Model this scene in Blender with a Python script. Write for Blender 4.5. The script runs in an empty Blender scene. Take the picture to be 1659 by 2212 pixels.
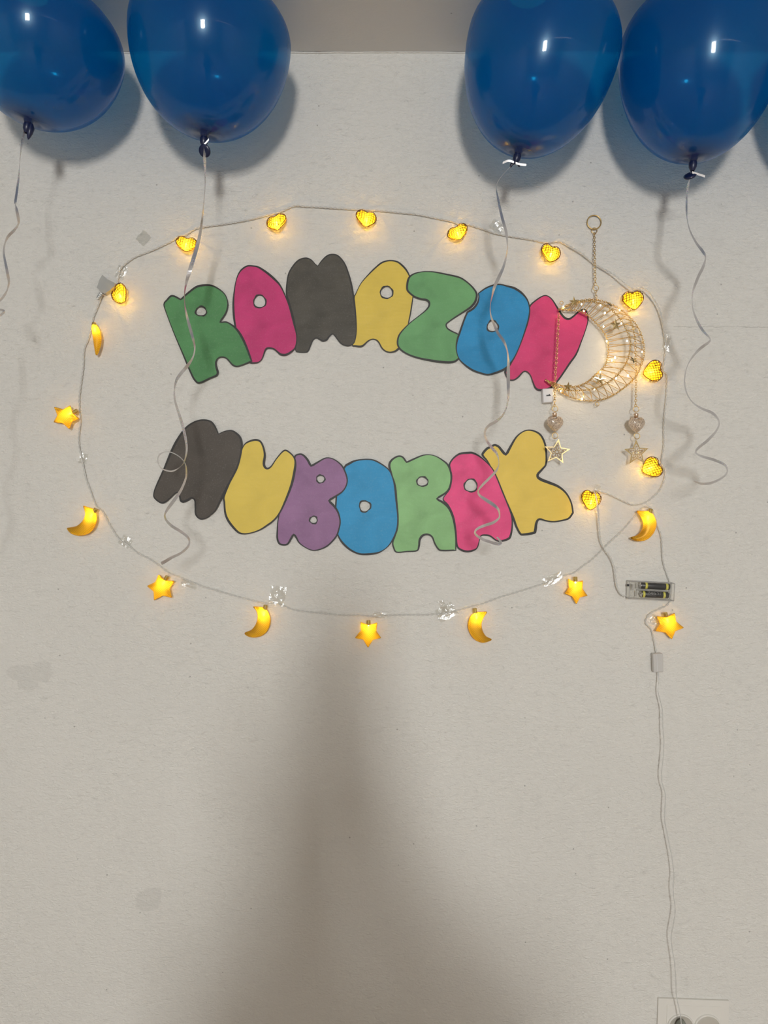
import bpy, bmesh, math, random
from mathutils import Vector, Matrix, Euler
from mathutils.geometry import delaunay_2d_cdt
random.seed(7)
SC = bpy.context.scene
COL = SC.collection

# ------------------------------------------------------------------ camera, world, lights, exposure
S = 0.0008            # metres per photograph pixel on the wall plane
FPX = 1535.0          # focal length in pixels
D = FPX * S           # camera to wall
ZC = 1.70             # camera height
CEIL = ZC + 0.7945
cam = bpy.data.cameras.new('camera'); cam_o = bpy.data.objects.new('camera', cam); COL.objects.link(cam_o)
cam.sensor_fit = 'VERTICAL'; cam.sensor_height = 36.0; cam.sensor_width = 27.0
cam.lens = 36.0 * FPX / 2212.0
cam.clip_start = 0.02
cam_o.location = (0, -D, ZC); cam_o.rotation_euler = (math.pi / 2, 0, 0)
SC.camera = cam_o

world = bpy.data.worlds.new('world'); SC.world = world; world.use_nodes = True
world.node_tree.nodes['Background'].inputs[0].default_value = (0.9, 0.95, 1.0, 1)
world.node_tree.nodes['Background'].inputs[1].default_value = 0.1

def area(name, loc, target, sx, sy, power, col):
    l = bpy.data.lights.new(name, 'AREA'); l.shape = 'RECTANGLE'; l.size = sx; l.size_y = sy
    l.energy = power; l.color = col
    o = bpy.data.objects.new(name, l); COL.objects.link(o); o.location = loc
    o.rotation_euler = (Vector(target) - Vector(loc)).to_track_quat('-Z', 'Y').to_euler()
    return o
area('strip_lamp', (0.06, -4.85, ZC + 0.47), (0.0, 0.0, ZC + 0.2), 0.42, 0.62, 95, (0.985, 1.0, 1.0))
area('ceiling_fill', (1.2, -2.6, CEIL - 0.03), (1.2, -2.6, 0), 1.1, 0.5, 9, (1.0, 0.98, 0.94))  # added fill light, no known fixture; lifts the shadows and the right side

vs = SC.view_settings
vs.view_transform = 'Standard'; vs.look = 'None'; vs.gamma = 1.0; vs.use_curve_mapping = False
vs.exposure = 0.0

# ------------------------------------------------------------------ helpers
def W(px, py, d=0.0):
    """photograph pixel -> world point standing d metres in front of the wall"""
    k = 1.0 - d / D
    return Vector(((px - 829.5) * S * k, -d, ZC + (1106 - py) * S * k))

def lin(c):
    c = c / 255.0
    return c / 12.92 if c <= 0.04045 else ((c + 0.055) / 1.055) ** 2.4
def alb(r, g, b, m=1.36):
    return (min(.95, lin(r) * m), min(.95, lin(g) * m), min(.95, lin(b) * m), 1)

def wloc(o):
    v = Vector((0, 0, 0))
    while o is not None:
        v += o.location; o = o.parent
    return v

def link(name, me, mat, parent=None, loc=None, smooth=False):
    o = bpy.data.objects.new(name, me); COL.objects.link(o)
    if mat is not None and not me.materials: me.materials.append(mat)
    if smooth:
        for p in me.polygons: p.use_smooth = True
    if parent: o.parent = parent
    if loc is not None: o.location = loc
    return o

def part(name, vf, mat, parent=None, smooth=False, world=True):
    """verts are world space (or local when world=False)"""
    v, f = vf
    off = wloc(parent) if (parent and world) else Vector((0, 0, 0))
    me = bpy.data.meshes.new(name)
    me.from_pydata([tuple(Vector(p) - off) for p in v], [], f); me.update()
    return link(name, me, mat, parent, None, smooth)

def top(name, vf, mat, base, label, cat, group=None, smooth=False):
    v, f = vf
    me = bpy.data.meshes.new(name)
    me.from_pydata([tuple(Vector(p) - Vector(base)) for p in v], [], f); me.update()
    o = link(name, me, mat, None, base, smooth)
    return tag(o, label, cat, group)

def tag(o, label=None, cat=None, group=None, kind=None):
    if label: o['label'] = label
    if cat: o['category'] = cat
    if group: o['group'] = group
    if kind: o['kind'] = kind
    return o

def thing(name, label, cat, loc, group=None):
    o = bpy.data.objects.new(name, None); COL.objects.link(o); o.location = loc
    o.empty_display_size = 0.01
    return tag(o, label, cat, group)

def join(*vfs):
    V, F = [], []
    for v, f in vfs:
        n = len(V); V += [tuple(p) for p in v]; F += [tuple(i + n for i in q) for q in f]
    return V, F

def xform(vf, M):
    return [tuple(M @ Vector(p)) for p in vf[0]], vf[1]

def box(c, s):
    x, y, z = c; a, b, e = s[0] / 2, s[1] / 2, s[2] / 2
    v = [(x + i * a, y + j * b, z + k * e) for i in (-1, 1) for j in (-1, 1) for k in (-1, 1)]
    return v, [(0, 1, 3, 2), (4, 6, 7, 5), (0, 4, 5, 1), (2, 3, 7, 6), (0, 2, 6, 4), (1, 5, 7, 3)]

def bevel_box(c, s, r, seg=2):
    bm = bmesh.new(); bmesh.ops.create_cube(bm, size=1)
    bmesh.ops.scale(bm, vec=s, verts=bm.verts)
    bmesh.ops.bevel(bm, geom=list(bm.edges), offset=r, segments=seg, affect='EDGES', profile=0.5)
    bm.verts.index_update()
    v = [tuple(Vector(c) + p.co) for p in bm.verts]; f = [tuple(q.index for q in fc.verts) for fc in bm.faces]
    bm.free(); return v, f

def crom(P, n=8, closed=False):
    """catmull-rom through points (any dimension as Vectors)"""
    P = [Vector(p) for p in P]; m = len(P); out = []
    R = range(m) if closed else range(m - 1)
    for i in R:
        p1, p2 = P[i], P[(i + 1) % m]
        p0 = P[i - 1] if (closed or i > 0) else p1
        p3 = P[(i + 2) % m] if (closed or i + 2 < m) else p2
        for k in range(n):
            t = k / n
            out.append(0.5 * ((2 * p1) + (p2 - p0) * t + (2 * p0 - 5 * p1 + 4 * p2 - p3) * t * t + (3 * p1 - p0 - 3 * p2 + p3) * t ** 3))
    if not closed: out.append(P[-1])
    return out

def resample(P, step=None, n=None):
    L = [0.0]
    for a, b in zip(P, P[1:]): L.append(L[-1] + (b - a).length)
    T = L[-1]
    if n is None: n = max(2, int(round(T / step)) + 1)
    out = []; j = 0
    for i in range(n):
        s = T * i / (n - 1)
        while j < len(P) - 2 and L[j + 1] < s: j += 1
        d = L[j + 1] - L[j]
        out.append(P[j].lerp(P[j + 1], 0 if d < 1e-12 else min(1, max(0, (s - L[j]) / d))))
    return out

def frames(P):
    T = []
    for i in range(len(P)):
        a = P[max(0, i - 1)]; b = P[min(len(P) - 1, i + 1)]
        t = b - a
        T.append(t.normalized() if t.length > 1e-12 else Vector((0, 0, 1)))
    n = T[0].cross(Vector((0, 1, 0)))
    if n.length < 1e-4: n = T[0].cross(Vector((1, 0, 0)))
    n.normalize(); out = []
    for t in T:
        n = n - t * n.dot(t)
        if n.length < 1e-6: n = t.orthogonal()
        n.normalize(); out.append((t, n.copy(), t.cross(n)))
    return out

def tube(P, r, sides=6, closed=False, caps=True):
    P = [Vector(p) for p in P]
    fr = frames(P); V, F = [], []
    m = len(P)
    for i, p in enumerate(P):
        ri = r[i] if isinstance(r, (list, tuple)) else r
        _, n, b = fr[i]
        for k in range(sides):
            a = 2 * math.pi * k / sides
            V.append(tuple(p + (n * math.cos(a) + b * math.sin(a)) * ri))
    for i in range(m - 1 + (1 if closed else 0)):
        for k in range(sides):
            a = i * sides + k; b2 = i * sides + (k + 1) % sides
            c = ((i + 1) % m) * sides + (k + 1) % sides; d = ((i + 1) % m) * sides + k
            F.append((a, d, c, b2))
    if not closed and caps:
        F.append(tuple(range(sides))); F.append(tuple(reversed(range((m - 1) * sides, m * sides))))
    return V, F

def twist(P, rh, rw, pitch, sides=5, phase=0.0):
    """two strands wound round each other along the path"""
    P = resample(P, step=pitch / 8); fr = frames(P); out = []
    for s in (0, math.pi):
        Q = []
        for i, p in enumerate(P):
            a = phase + s + 2 * math.pi * i / 8
            _, n, b = fr[i]; Q.append(p + (n * math.cos(a) + b * math.sin(a)) * rh)
        out.append(tube(Q, rw, sides))
    return join(*out)

def ring(c, R, r, axis='y', n=20, sides=6, sx=1.0, sz=1.0):
    P = []
    for i in range(n):
        a = 2 * math.pi * i / n; u, v = R * math.cos(a) * sx, R * math.sin(a) * sz
        P.append(Vector(c) + (Vector((u, 0, v)) if axis == 'y' else Vector((0, u, v)) if axis == 'x' else Vector((u, v, 0))))
    # closed tube with radial frames
    V, F = [], []
    ax = Vector((0, 1, 0)) if axis == 'y' else Vector((1, 0, 0)) if axis == 'x' else Vector((0, 0, 1))
    for p in P:
        d = (p - Vector(c)).normalized()
        for k in range(sides):
            a = 2 * math.pi * k / sides; V.append(tuple(p + d * math.cos(a) * r + ax * math.sin(a) * r))
    for i in range(n):
        for k in range(sides):
            F.append((i * sides + k, i * sides + (k + 1) % sides, ((i + 1) % n) * sides + (k + 1) % sides, ((i + 1) % n) * sides + k))
    return V, F

def chain(P, link_len, width, r):
    """interlocking oval links along a path, alternate links turned a quarter"""
    Q = resample([Vector(p) for p in P], step=link_len * 0.78); out = []
    fr = frames(Q)
    for i, p in enumerate(Q):
        t, n, b = fr[i]
        a = 0.35 + (math.pi / 2 if i % 2 else 0)
        u = n * math.cos(a) + b * math.sin(a); w = t.cross(u)
        M = Matrix((u, w, t)).transposed().to_4x4(); M.translation = p
        V, F = [], []; N, sd = 8, 4
        for j in range(N):
            g = 2 * math.pi * j / N
            c = Vector((math.cos(g) * width / 2, 0, math.sin(g) * link_len / 2)); dr = Vector((math.cos(g), 0, math.sin(g)))
            for k in range(sd):
                h = 2 * math.pi * k / sd
                V.append(tuple(c + dr * math.cos(h) * r + Vector((0, 1, 0)) * math.sin(h) * r))
        for j in range(N):
            for k in range(sd):
                F.append((j * sd + k, j * sd + (k + 1) % sd, ((j + 1) % N) * sd + (k + 1) % sd, ((j + 1) % N) * sd + k))
        out.append(xform((V, F), M))
    return join(*out)

def lathe(prof, n=24, M=None, closed_top=False):
    V, F = [], []
    for (r, z) in prof:
        for k in range(n):
            a = 2 * math.pi * k / n; V.append((r * math.cos(a), r * math.sin(a), z))
    for i in range(len(prof) - 1):
        for k in range(n):
            F.append((i * n + k, i * n + (k + 1) % n, (i + 1) * n + (k + 1) % n, (i + 1) * n + k))
    vf = (V, F)
    return xform(vf, M) if M else vf

def inside(p, poly):
    x, y = p; c = False; j = len(poly) - 1
    for i in range(len(poly)):
        xi, yi = poly[i]; xj, yj = poly[j]
        if (yi > y) != (yj > y) and x < (xj - xi) * (y - yi) / (yj - yi) + xi: c = not c
        j = i
    return c
def dist_poly(p, poly):
    x, y = p; best = 1e9; n = len(poly)
    for i in range(n):
        ax, ay = poly[i]; bx, by = poly[(i + 1) % n]
        dx, dy = bx - ax, by - ay; l = dx * dx + dy * dy
        t = 0 if l == 0 else max(0, min(1, ((x - ax) * dx + (y - ay) * dy) / l))
        d = math.hypot(x - ax - t * dx, y - ay - t * dy)
        if d < best: best = d
    return best

def fill2d(poly, holes, step):
    """triangulate a polygon with holes and inner points; returns pts, tris, loops of vertex ids"""
    pts = [Vector(p) for p in poly]; edges = [(i, (i + 1) % len(poly)) for i in range(len(poly))]
    for h in holes:
        n = len(pts); pts += [Vector(p) for p in h]
        edges += [(n + i, n + (i + 1) % len(h)) for i in range(len(h))]
    xs = [p[0] for p in poly]; ys = [p[1] for p in poly]
    y = min(ys) + step / 2; r = 0
    while y < max(ys):
        x = min(xs) + (step / 2 if r % 2 else 0)
        while x < max(xs):
            if inside((x, y), poly) and dist_poly((x, y), poly) > step * .4 and all((not inside((x, y), h)) and dist_poly((x, y), h) > step * .4 for h in holes):
                pts.append(Vector((x, y)))
            x += step
        y += step * .87; r += 1
    v, e, f, ov, oe, of = delaunay_2d_cdt(pts, edges, [], 1, 1e-7)
    tris = []
    for t in f:
        c = sum((v[i] for i in t), Vector((0, 0))) / 3
        if inside(c, poly) and not any(inside(c, h) for h in holes):
            a, b, d = [v[i] for i in t]
            t = tuple(t)
            if (b - a).cross(d - a) < 0: t = t[::-1]
            tris.append(t)
    return v, tris

def boundary_edges(tris):
    E = {}
    for t in tris:
        for i in range(3):
            a, b = t[i], t[(i + 1) % 3]; E[(a, b)] = 1
    return [(a, b) for (a, b) in E if (b, a) not in E]

def puff(poly, T, step, power=0.5):
    """pillow solid: outline in local (x,z), swollen in y"""
    v, tris = fill2d(poly, [], step)
    ds = [dist_poly(p, poly) for p in v]; dm = max(ds)
    V = []; bid = set(i for e in boundary_edges(tris) for i in e)
    back = {}
    for i, p in enumerate(v):
        u = 1 - ds[i] / dm; h = 0 if i in bid else T * max(0, 1 - u * u) ** power
        V.append((p[0], -h, p[1]))
    for i, p in enumerate(v):
        if i in bid: back[i] = i
        else: back[i] = len(V); V.append((p[0], -V[i][1], p[1]))
    F = [tuple(t) for t in tris] + [tuple(back[i] for i in t[::-1]) for t in tris]
    return V, F

def slab(poly, holes, step, y_front, thick):
    """flat cut sheet: y_front(x,z) gives the front surface"""
    v, tris = fill2d(poly, holes, step); n = len(v)
    V = [(p[0], y_front(p[0], p[1]), p[1]) for p in v] + [(p[0], y_front(p[0], p[1]) + thick, p[1]) for p in v]
    F = [tuple(t) for t in tris] + [tuple(i + n for i in t[::-1]) for t in tris]
    F += [(b, a, a + n, b + n) for a, b in boundary_edges(tris)]
    return V, F

# ------------------------------------------------------------------ materials
def mat(name):
    m = bpy.data.materials.new(name); m.use_nodes = True
    return m, m.node_tree.nodes, m.node_tree.links, m.node_tree.nodes['Principled BSDF']
def simple(name, col, rough=0.5, metal=0.0, spec=0.5, coat=0.0):
    m, N, L, b = mat(name)
    b.inputs['Base Color'].default_value = col if len(col) == 4 else (*col, 1)
    b.inputs['Roughness'].default_value = rough; b.inputs['Metallic'].default_value = metal
    b.inputs['Specular IOR Level'].default_value = spec; b.inputs['Coat Weight'].default_value = coat
    return m
def nd(N, t, **kw):
    n = N.new(t)
    for k, v in kw.items(): setattr(n, k, v)
    return n
def mathn(N, L, op, a, b=None, c=None, clamp=False):
    n = N.new('ShaderNodeMath'); n.operation = op; n.use_clamp = clamp
    for i, x in enumerate((a, b, c)):
        if x is None: continue
        if isinstance(x, (int, float)): n.inputs[i].default_value = x
        else: L.new(x, n.inputs[i])
    return n.outputs[0]
def noise(N, L, vec, scale, detail=4, rough=0.5, dist=0.0):
    n = N.new('ShaderNodeTexNoise'); n.inputs['Scale'].default_value = scale; n.inputs['Detail'].default_value = detail
    n.inputs['Roughness'].default_value = rough; n.inputs['Distortion'].default_value = dist
    if vec is not None: L.new(vec, n.inputs['Vector'])
    return n
def mixc(N, L, fac, a, b, blend='MIX'):
    n = N.new('ShaderNodeMix'); n.data_type = 'RGBA'; n.blend_type = blend
    for i, x in ((0, fac), (6, a), (7, b)):
        if isinstance(x, (int, float)): n.inputs[i].default_value = x
        elif isinstance(x, tuple): n.inputs[i].default_value = x if len(x) == 4 else (*x, 1)
        else: L.new(x, n.inputs[i])
    return n.outputs[2]
def ramp(N, L, fac, stops):
    n = N.new('ShaderNodeValToRGB'); cr = n.color_ramp
    while len(cr.elements) < len(stops): cr.elements.new(0.5)
    for e, (p, c) in zip(cr.elements, stops):
        e.position = p; e.color = (c, c, c, 1) if isinstance(c, (int, float)) else c
    L.new(fac, n.inputs[0]); return n.outputs[0]

def plaster(name, base, stains=False, bump=0.5):
    m, N, L, b = mat(name)
    tc = N.new('ShaderNodeTexCoord'); mp = N.new('ShaderNodeMapping'); L.new(tc.outputs['Object'], mp.inputs[0])
    mp.inputs['Scale'].default_value = (0.55, 1.0, 1.0)
    vec = mp.outputs[0]
    n1 = noise(N, L, vec, 230, 5, 0.6, 1.2)       # roller nap
    n2 = noise(N, L, vec, 150, 3, 0.55, 1.6)
    n3 = noise(N, L, tc.outputs['Object'], 2.2, 3, 0.5)
    # short wavy ridges
    rg = mathn(N, L, 'ABSOLUTE', mathn(N, L, 'SUBTRACT', n2.outputs[0], 0.5))
    ridge = ramp(N, L, rg, [(0.0, 1.0), (0.022, 0.0)])
    gate = ramp(N, L, noise(N, L, vec, 120, 2).outputs[0], [(0.50, 0.0), (0.72, 1.0)])
    ridge = mathn(N, L, 'MULTIPLY', ridge, gate)
    hgt = mathn(N, L, 'ADD', mathn(N, L, 'MULTIPLY', n1.outputs[0], 0.55), mathn(N, L, 'MULTIPLY', ridge, -0.10))
    hgt = mathn(N, L, 'ADD', hgt, mathn(N, L, 'MULTIPLY', n2.outputs[0], 0.5))
    bp = N.new('ShaderNodeBump'); bp.inputs['Strength'].default_value = bump; bp.inputs['Distance'].default_value = 0.0034
    L.new(hgt, bp.inputs['Height']); L.new(bp.outputs[0], b.inputs['Normal'])
    col = mixc(N, L, ramp(N, L, n3.outputs[0], [(0.3, 0.0), (0.7, 1.0)]), base, tuple(c * 0.955 for c in base[:3]) + (1,))
    col = mixc(N, L, mathn(N, L, 'MULTIPLY', ridge, 0.075), col, (0.25, 0.22, 0.19, 1))
    # pin-point specks
    vo = N.new('ShaderNodeTexVoronoi'); vo.inputs['Scale'].default_value = 36; L.new(tc.outputs['Object'], vo.inputs['Vector'])
    sel = N.new('ShaderNodeSeparateColor'); L.new(vo.outputs['Color'], sel.inputs[0])
    sp = mathn(N, L, 'MULTIPLY', ramp(N, L, vo.outputs['Distance'], [(0.035, 1.0), (0.06, 0.0)]),
               mathn(N, L, 'GREATER_THAN', sel.outputs[0], 0.72))
    col = mixc(N, L, mathn(N, L, 'MULTIPLY', sp, 0.5), col, (0.12, 0.11, 0.1, 1))
    if stains:
        sx = N.new('ShaderNodeSeparateXYZ'); L.new(tc.outputs['Object'], sx.inputs[0])
        wob = noise(N, L, tc.outputs['Object'], 34, 4, 0.6).outputs[0]
        fac = None
        for (px, py, rx, ry) in ((46, 1453, 34, 17), (88, 1450, 24, 24), (60, 1476, 22, 16), (320, 1944, 27, 27), (336, 1930, 14, 16)):
            c = W(px, py)
            dx = mathn(N, L, 'DIVIDE', mathn(N, L, 'SUBTRACT', sx.outputs[0], c.x), rx * S)
            dz = mathn(N, L, 'DIVIDE', mathn(N, L, 'SUBTRACT', sx.outputs[2], c.z), ry * S)
            r2 = mathn(N, L, 'ADD', mathn(N, L, 'MULTIPLY', dx, dx), mathn(N, L, 'MULTIPLY', dz, dz))
            r2 = mathn(N, L, 'ADD', r2, mathn(N, L, 'MULTIPLY', mathn(N, L, 'SUBTRACT', wob, 0.5), 2.4))
            k = ramp(N, L, mathn(N, L, 'MULTIPLY', r2, 0.5), [(0.42, 1.0), (0.58, 0.0)])
            fac = k if fac is None else mathn(N, L, 'MAXIMUM', fac, k)
        col = mixc(N, L, mathn(N, L, 'MULTIPLY', fac, 0.32), col, tuple(c * 0.72 for c in base[:3]) + (1,))
        # hairline crack running off to the right
        zc = W(0, 706).z
        wz = mathn(N, L, 'ADD', sx.outputs[2], mathn(N, L, 'MULTIPLY', mathn(N, L, 'SUBTRACT', noise(N, L, tc.outputs['Object'], 40, 4, .6).outputs[0], .5), 0.010))
        ln = mathn(N, L, 'LESS_THAN', mathn(N, L, 'ABSOLUTE', mathn(N, L, 'SUBTRACT', wz, zc)), 0.0007)
        ln = mathn(N, L, 'MULTIPLY', ln, mathn(N, L, 'GREATER_THAN', sx.outputs[0], W(1455, 0).x))
        col = mixc(N, L, mathn(N, L, 'MULTIPLY', ln, 0.28), col, (0.2, 0.18, 0.16, 1))
    L.new(col, b.inputs['Base Color']); b.inputs['Roughness'].default_value = 0.75
    b.inputs['Specular IOR Level'].default_value = 0.2
    return m

M_wall = plaster('wall_plaster', (0.77, 0.752, 0.705, 1), True, 0.9)
M_room = simple('room_paint', (0.53, 0.52, 0.50), 0.8)
M_ceil = plaster('ceiling_paint', (0.72, 0.72, 0.71, 1), False, 0.12)

def wood_floor():
    m, N, L, b = mat('floor_boards')
    tc = N.new('ShaderNodeTexCoord'); w = noise(N, L, tc.outputs['Object'], 6, 5)
    L.new(mixc(N, L, w.outputs[0], (0.36, 0.25, 0.16, 1), (0.45, 0.33, 0.22, 1)), b.inputs['Base Color'])
    b.inputs['Roughness'].default_value = 0.4
    return m
M_floor = wood_floor()

def paper(name, col, streak=0.10):
    m, N, L, b = mat(name)
    tc = N.new('ShaderNodeTexCoord')
    n1 = noise(N, L, tc.outputs['Object'], 22, 3, 0.5, 0.6); n2 = noise(N, L, tc.outputs['Object'], 420, 2, 0.6)
    mp = N.new('ShaderNodeMapping'); mp.inputs['Scale'].default_value = (1.0, 1.0, 3.5); L.new(tc.outputs['Object'], mp.inputs[0])
    n3 = noise(N, L, mp.outputs[0], 16, 2, 0.5)
    dk = tuple(c * (1 - streak * 1.6) for c in col[:3]) + (1,); lt = tuple(min(1, c * (1 + streak)) for c in col[:3]) + (1,)
    c = mixc(N, L, ramp(N, L, n1.outputs[0], [(0.3, 0.0), (0.7, 1.0)]), dk, lt)
    c = mixc(N, L, mathn(N, L, 'MULTIPLY', ramp(N, L, n2.outputs[0], [(0.55, 0.0), (0.75, 1.0)]), 0.06), c, (0.8, 0.8, 0.78, 1))
    L.new(c, b.inputs['Base Color'])
    bp = N.new('ShaderNodeBump'); bp.inputs['Strength'].default_value = 0.4; bp.inputs['Distance'].default_value = 0.003
    L.new(mathn(N, L, 'ADD', n3.outputs[0], mathn(N, L, 'MULTIPLY', n1.outputs[0], 0.5)), bp.inputs['Height']); L.new(bp.outputs[0], b.inputs['Normal'])
    b.inputs['Roughness'].default_value = 0.5; b.inputs['Specular IOR Level'].default_value = 0.16
    return m
PAPER = {
    'green': paper('green_paper', alb(78, 126, 82)), 'green2': paper('mid_green_paper', alb(98, 146, 98)),
    'green3': paper('light_green_paper', alb(126, 168, 116)),
    'pink': paper('magenta_paper', alb(176, 58, 106)), 'pink2': paper('rose_paper', alb(190, 62, 106)), 'pink3': paper('pink_paper', alb(207, 76, 122)),
    'black': paper('charcoal_paper', alb(76, 73, 67), 0.13), 'black2': paper('soot_paper', alb(77, 72, 67), 0.08),
    'yellow': paper('ochre_paper', alb(196, 172, 78), 0.04), 'yellow2': paper('straw_paper', alb(198, 175, 82), 0.04), 'yellow3': paper('gold_paper', alb(204, 177, 84), 0.04),
    'blue': paper('blue_paper', alb(46, 126, 172)), 'blue2': paper('sky_blue_paper', alb(55, 134, 178), 0.06), 'purple': paper('purple_paper', alb(134, 101, 134)),
}
M_marker = simple('marker_ink', (0.018, 0.016, 0.014), 0.55)

def balloon_mat():
    m, N, L, b = mat('blue_latex')
    b.inputs['Base Color'].default_value = (0.0, 0.115, 0.38, 1); b.inputs['Roughness'].default_value = 0.24
    b.inputs['Specular IOR Level'].default_value = 0.6; b.inputs['Specular Tint'].default_value = (0.55, 0.85, 1.0, 1)
    b.inputs['Coat Weight'].default_value = 0.8; b.inputs['Coat Roughness'].default_value = 0.045
    tl = N.new('ShaderNodeBsdfTranslucent'); tl.inputs[0].default_value = (0.0, 0.30, 0.72, 1)
    tr = N.new('ShaderNodeBsdfTransparent'); tr.inputs[0].default_value = (0.10, 0.74, 1.0, 1)
    m1 = N.new('ShaderNodeMixShader'); m1.inputs[0].default_value = 0.35; L.new(b.outputs[0], m1.inputs[1]); L.new(tl.outputs[0], m1.inputs[2])
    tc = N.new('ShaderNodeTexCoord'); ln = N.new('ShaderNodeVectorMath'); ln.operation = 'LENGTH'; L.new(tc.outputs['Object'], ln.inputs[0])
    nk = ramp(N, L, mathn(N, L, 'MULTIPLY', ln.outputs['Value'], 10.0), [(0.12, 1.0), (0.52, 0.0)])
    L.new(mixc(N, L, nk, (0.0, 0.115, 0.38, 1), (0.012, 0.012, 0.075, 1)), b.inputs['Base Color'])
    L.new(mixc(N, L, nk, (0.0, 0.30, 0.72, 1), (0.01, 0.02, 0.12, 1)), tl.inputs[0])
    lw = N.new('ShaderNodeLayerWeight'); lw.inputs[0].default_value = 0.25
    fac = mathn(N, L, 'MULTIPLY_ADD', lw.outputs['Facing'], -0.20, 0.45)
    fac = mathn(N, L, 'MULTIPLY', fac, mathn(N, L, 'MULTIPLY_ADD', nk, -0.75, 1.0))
    m2 = N.new('ShaderNodeMixShader'); L.new(fac, m2.inputs[0]); L.new(m1.outputs[0], m2.inputs[1]); L.new(tr.outputs[0], m2.inputs[2])
    L.new(m2.outputs[0], N['Material Output'].inputs[0]); return m
M_balloon = balloon_mat()
M_knot = simple('dark_blue_latex', (0.004, 0.01, 0.05), 0.35)

def ribbon_mat():
    m, N, L, b = mat('silver_ribbon')
    tc = N.new('ShaderNodeTexCoord')
    vo = N.new('ShaderNodeTexVoronoi'); vo.inputs['Scale'].default_value = 900; L.new(tc.outputs['Object'], vo.inputs['Vector'])
    gate = ramp(N, L, noise(N, L, tc.outputs['Object'], 22, 2).outputs[0], [(0.5, 0.0), (0.62, 1.0)])
    hsv = N.new('ShaderNodeHueSaturation'); hsv.inputs['Saturation'].default_value = 0.35; hsv.inputs['Value'].default_value = 1.3
    L.new(vo.outputs['Color'], hsv.inputs['Color'])
    c = mixc(N, L, mathn(N, L, 'MULTIPLY', gate, 0.6), (0.70, 0.68, 0.68, 1), hsv.outputs[0])
    L.new(c, b.inputs['Base Color']); b.inputs['Metallic'].default_value = 0.75; b.inputs['Roughness'].default_value = 0.32
    bp = N.new('ShaderNodeBump'); bp.inputs['Strength'].default_value = 0.6; bp.inputs['Distance'].default_value = 0.0006
    L.new(mathn(N, L, 'MULTIPLY', vo.outputs['Distance'], gate), bp.inputs['Height']); L.new(bp.outputs[0], b.inputs['Normal'])
    return m
M_ribbon = ribbon_mat()

def clear(name, col, alpha, rough, bump=0.0, scale=200, gloss=False):
    m, N, L, b = mat(name)
    b.inputs['Base Color'].default_value = (*col, 1); b.inputs['Roughness'].default_value = rough; b.inputs['Specular IOR Level'].default_value = 0.8
    tr = N.new('ShaderNodeBsdfTransparent'); tr.inputs[0].default_value = (0.985, 0.985, 0.975, 1)
    mx = N.new('ShaderNodeMixShader'); mx.inputs[0].default_value = alpha
    if gloss:
        b = N.new('ShaderNodeBsdfAnisotropic'); b.inputs['Color'].default_value = (*col, 1); b.inputs['Roughness'].default_value = rough
    L.new(tr.outputs[0], mx.inputs[1]); L.new(b.outputs[0], mx.inputs[2]); L.new(mx.outputs[0], N['Material Output'].inputs[0])
    if bump:
        tc = N.new('ShaderNodeTexCoord'); n = noise(N, L, tc.outputs['Object'], scale, 3)
        bp = N.new('ShaderNodeBump'); bp.inputs['Strength'].default_value = bump; bp.inputs['Distance'].default_value = 0.002
        L.new(n.outputs[0], bp.inputs['Height']); L.new(bp.outputs[0], b.inputs['Normal'])
    return m
M_cable = clear('clear_cable', (0.80, 0.79, 0.76), 0.66, 0.12)
M_tape = clear('clear_tape', (1, 1, 1), 0.11, 0.16, 0.35, 300, True)
M_residue = clear('tape_residue', (0.50, 0.49, 0.46), 0.13, 0.5)
M_case = clear('clear_case', (0.9, 0.9, 0.9), 0.07, 0.05, 0, 200, True)
M_caseedge = clear('case_edge', (0.55, 0.54, 0.53), 0.55, 0.1)
M_plug = clear('frosted_plug', (0.42, 0.43, 0.42), 0.86, 0.3)
M_white = simple('white_plastic', (0.72, 0.71, 0.72), 0.35)
M_joint = clear('milky_plastic', (0.66, 0.64, 0.61), 0.85, 0.3)
M_dark = simple('black_plastic', (0.015, 0.015, 0.017), 0.4)
M_gold = simple('gold_wire', (0.72, 0.50, 0.20), 0.28, 1.0)
M_goldplate = simple('gold_plate', (0.66, 0.50, 0.24), 0.22, 1.0)
M_rose = simple('rose_gold_filigree', (0.74, 0.54, 0.38), 0.3, 1.0)
M_cage = simple('bronze_cage', (0.20, 0.12, 0.03), 0.45, 1.0)
M_rim = simple('amber_rim', (0.62, 0.32, 0.04), 0.4, 0.5)
M_cap = simple('brass_cap', (0.70, 0.50, 0.16), 0.25, 1.0)
M_silver = simple('steel', (0.75, 0.74, 0.72), 0.25, 1.0)
M_batt = simple('battery_sleeve', (0.035, 0.035, 0.038), 0.35)
M_band = simple('battery_band', (0.70, 0.66, 0.12), 0.4)
M_print = simple('grey_print', (0.50, 0.50, 0.48), 0.5)

def emis(name, col, st):
    m, N, L, b = mat(name); e = N.new('ShaderNodeEmission'); e.inputs[0].default_value = (*col, 1); e.inputs[1].default_value = st
    L.new(e.outputs[0], N['Material Output'].inputs[0]); return m
M_led = emis('led_amber', (1.0, 0.80, 0.36), 12)
M_ledw = emis('led_warm_white', (1.0, 0.80, 0.50), 9)

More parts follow.
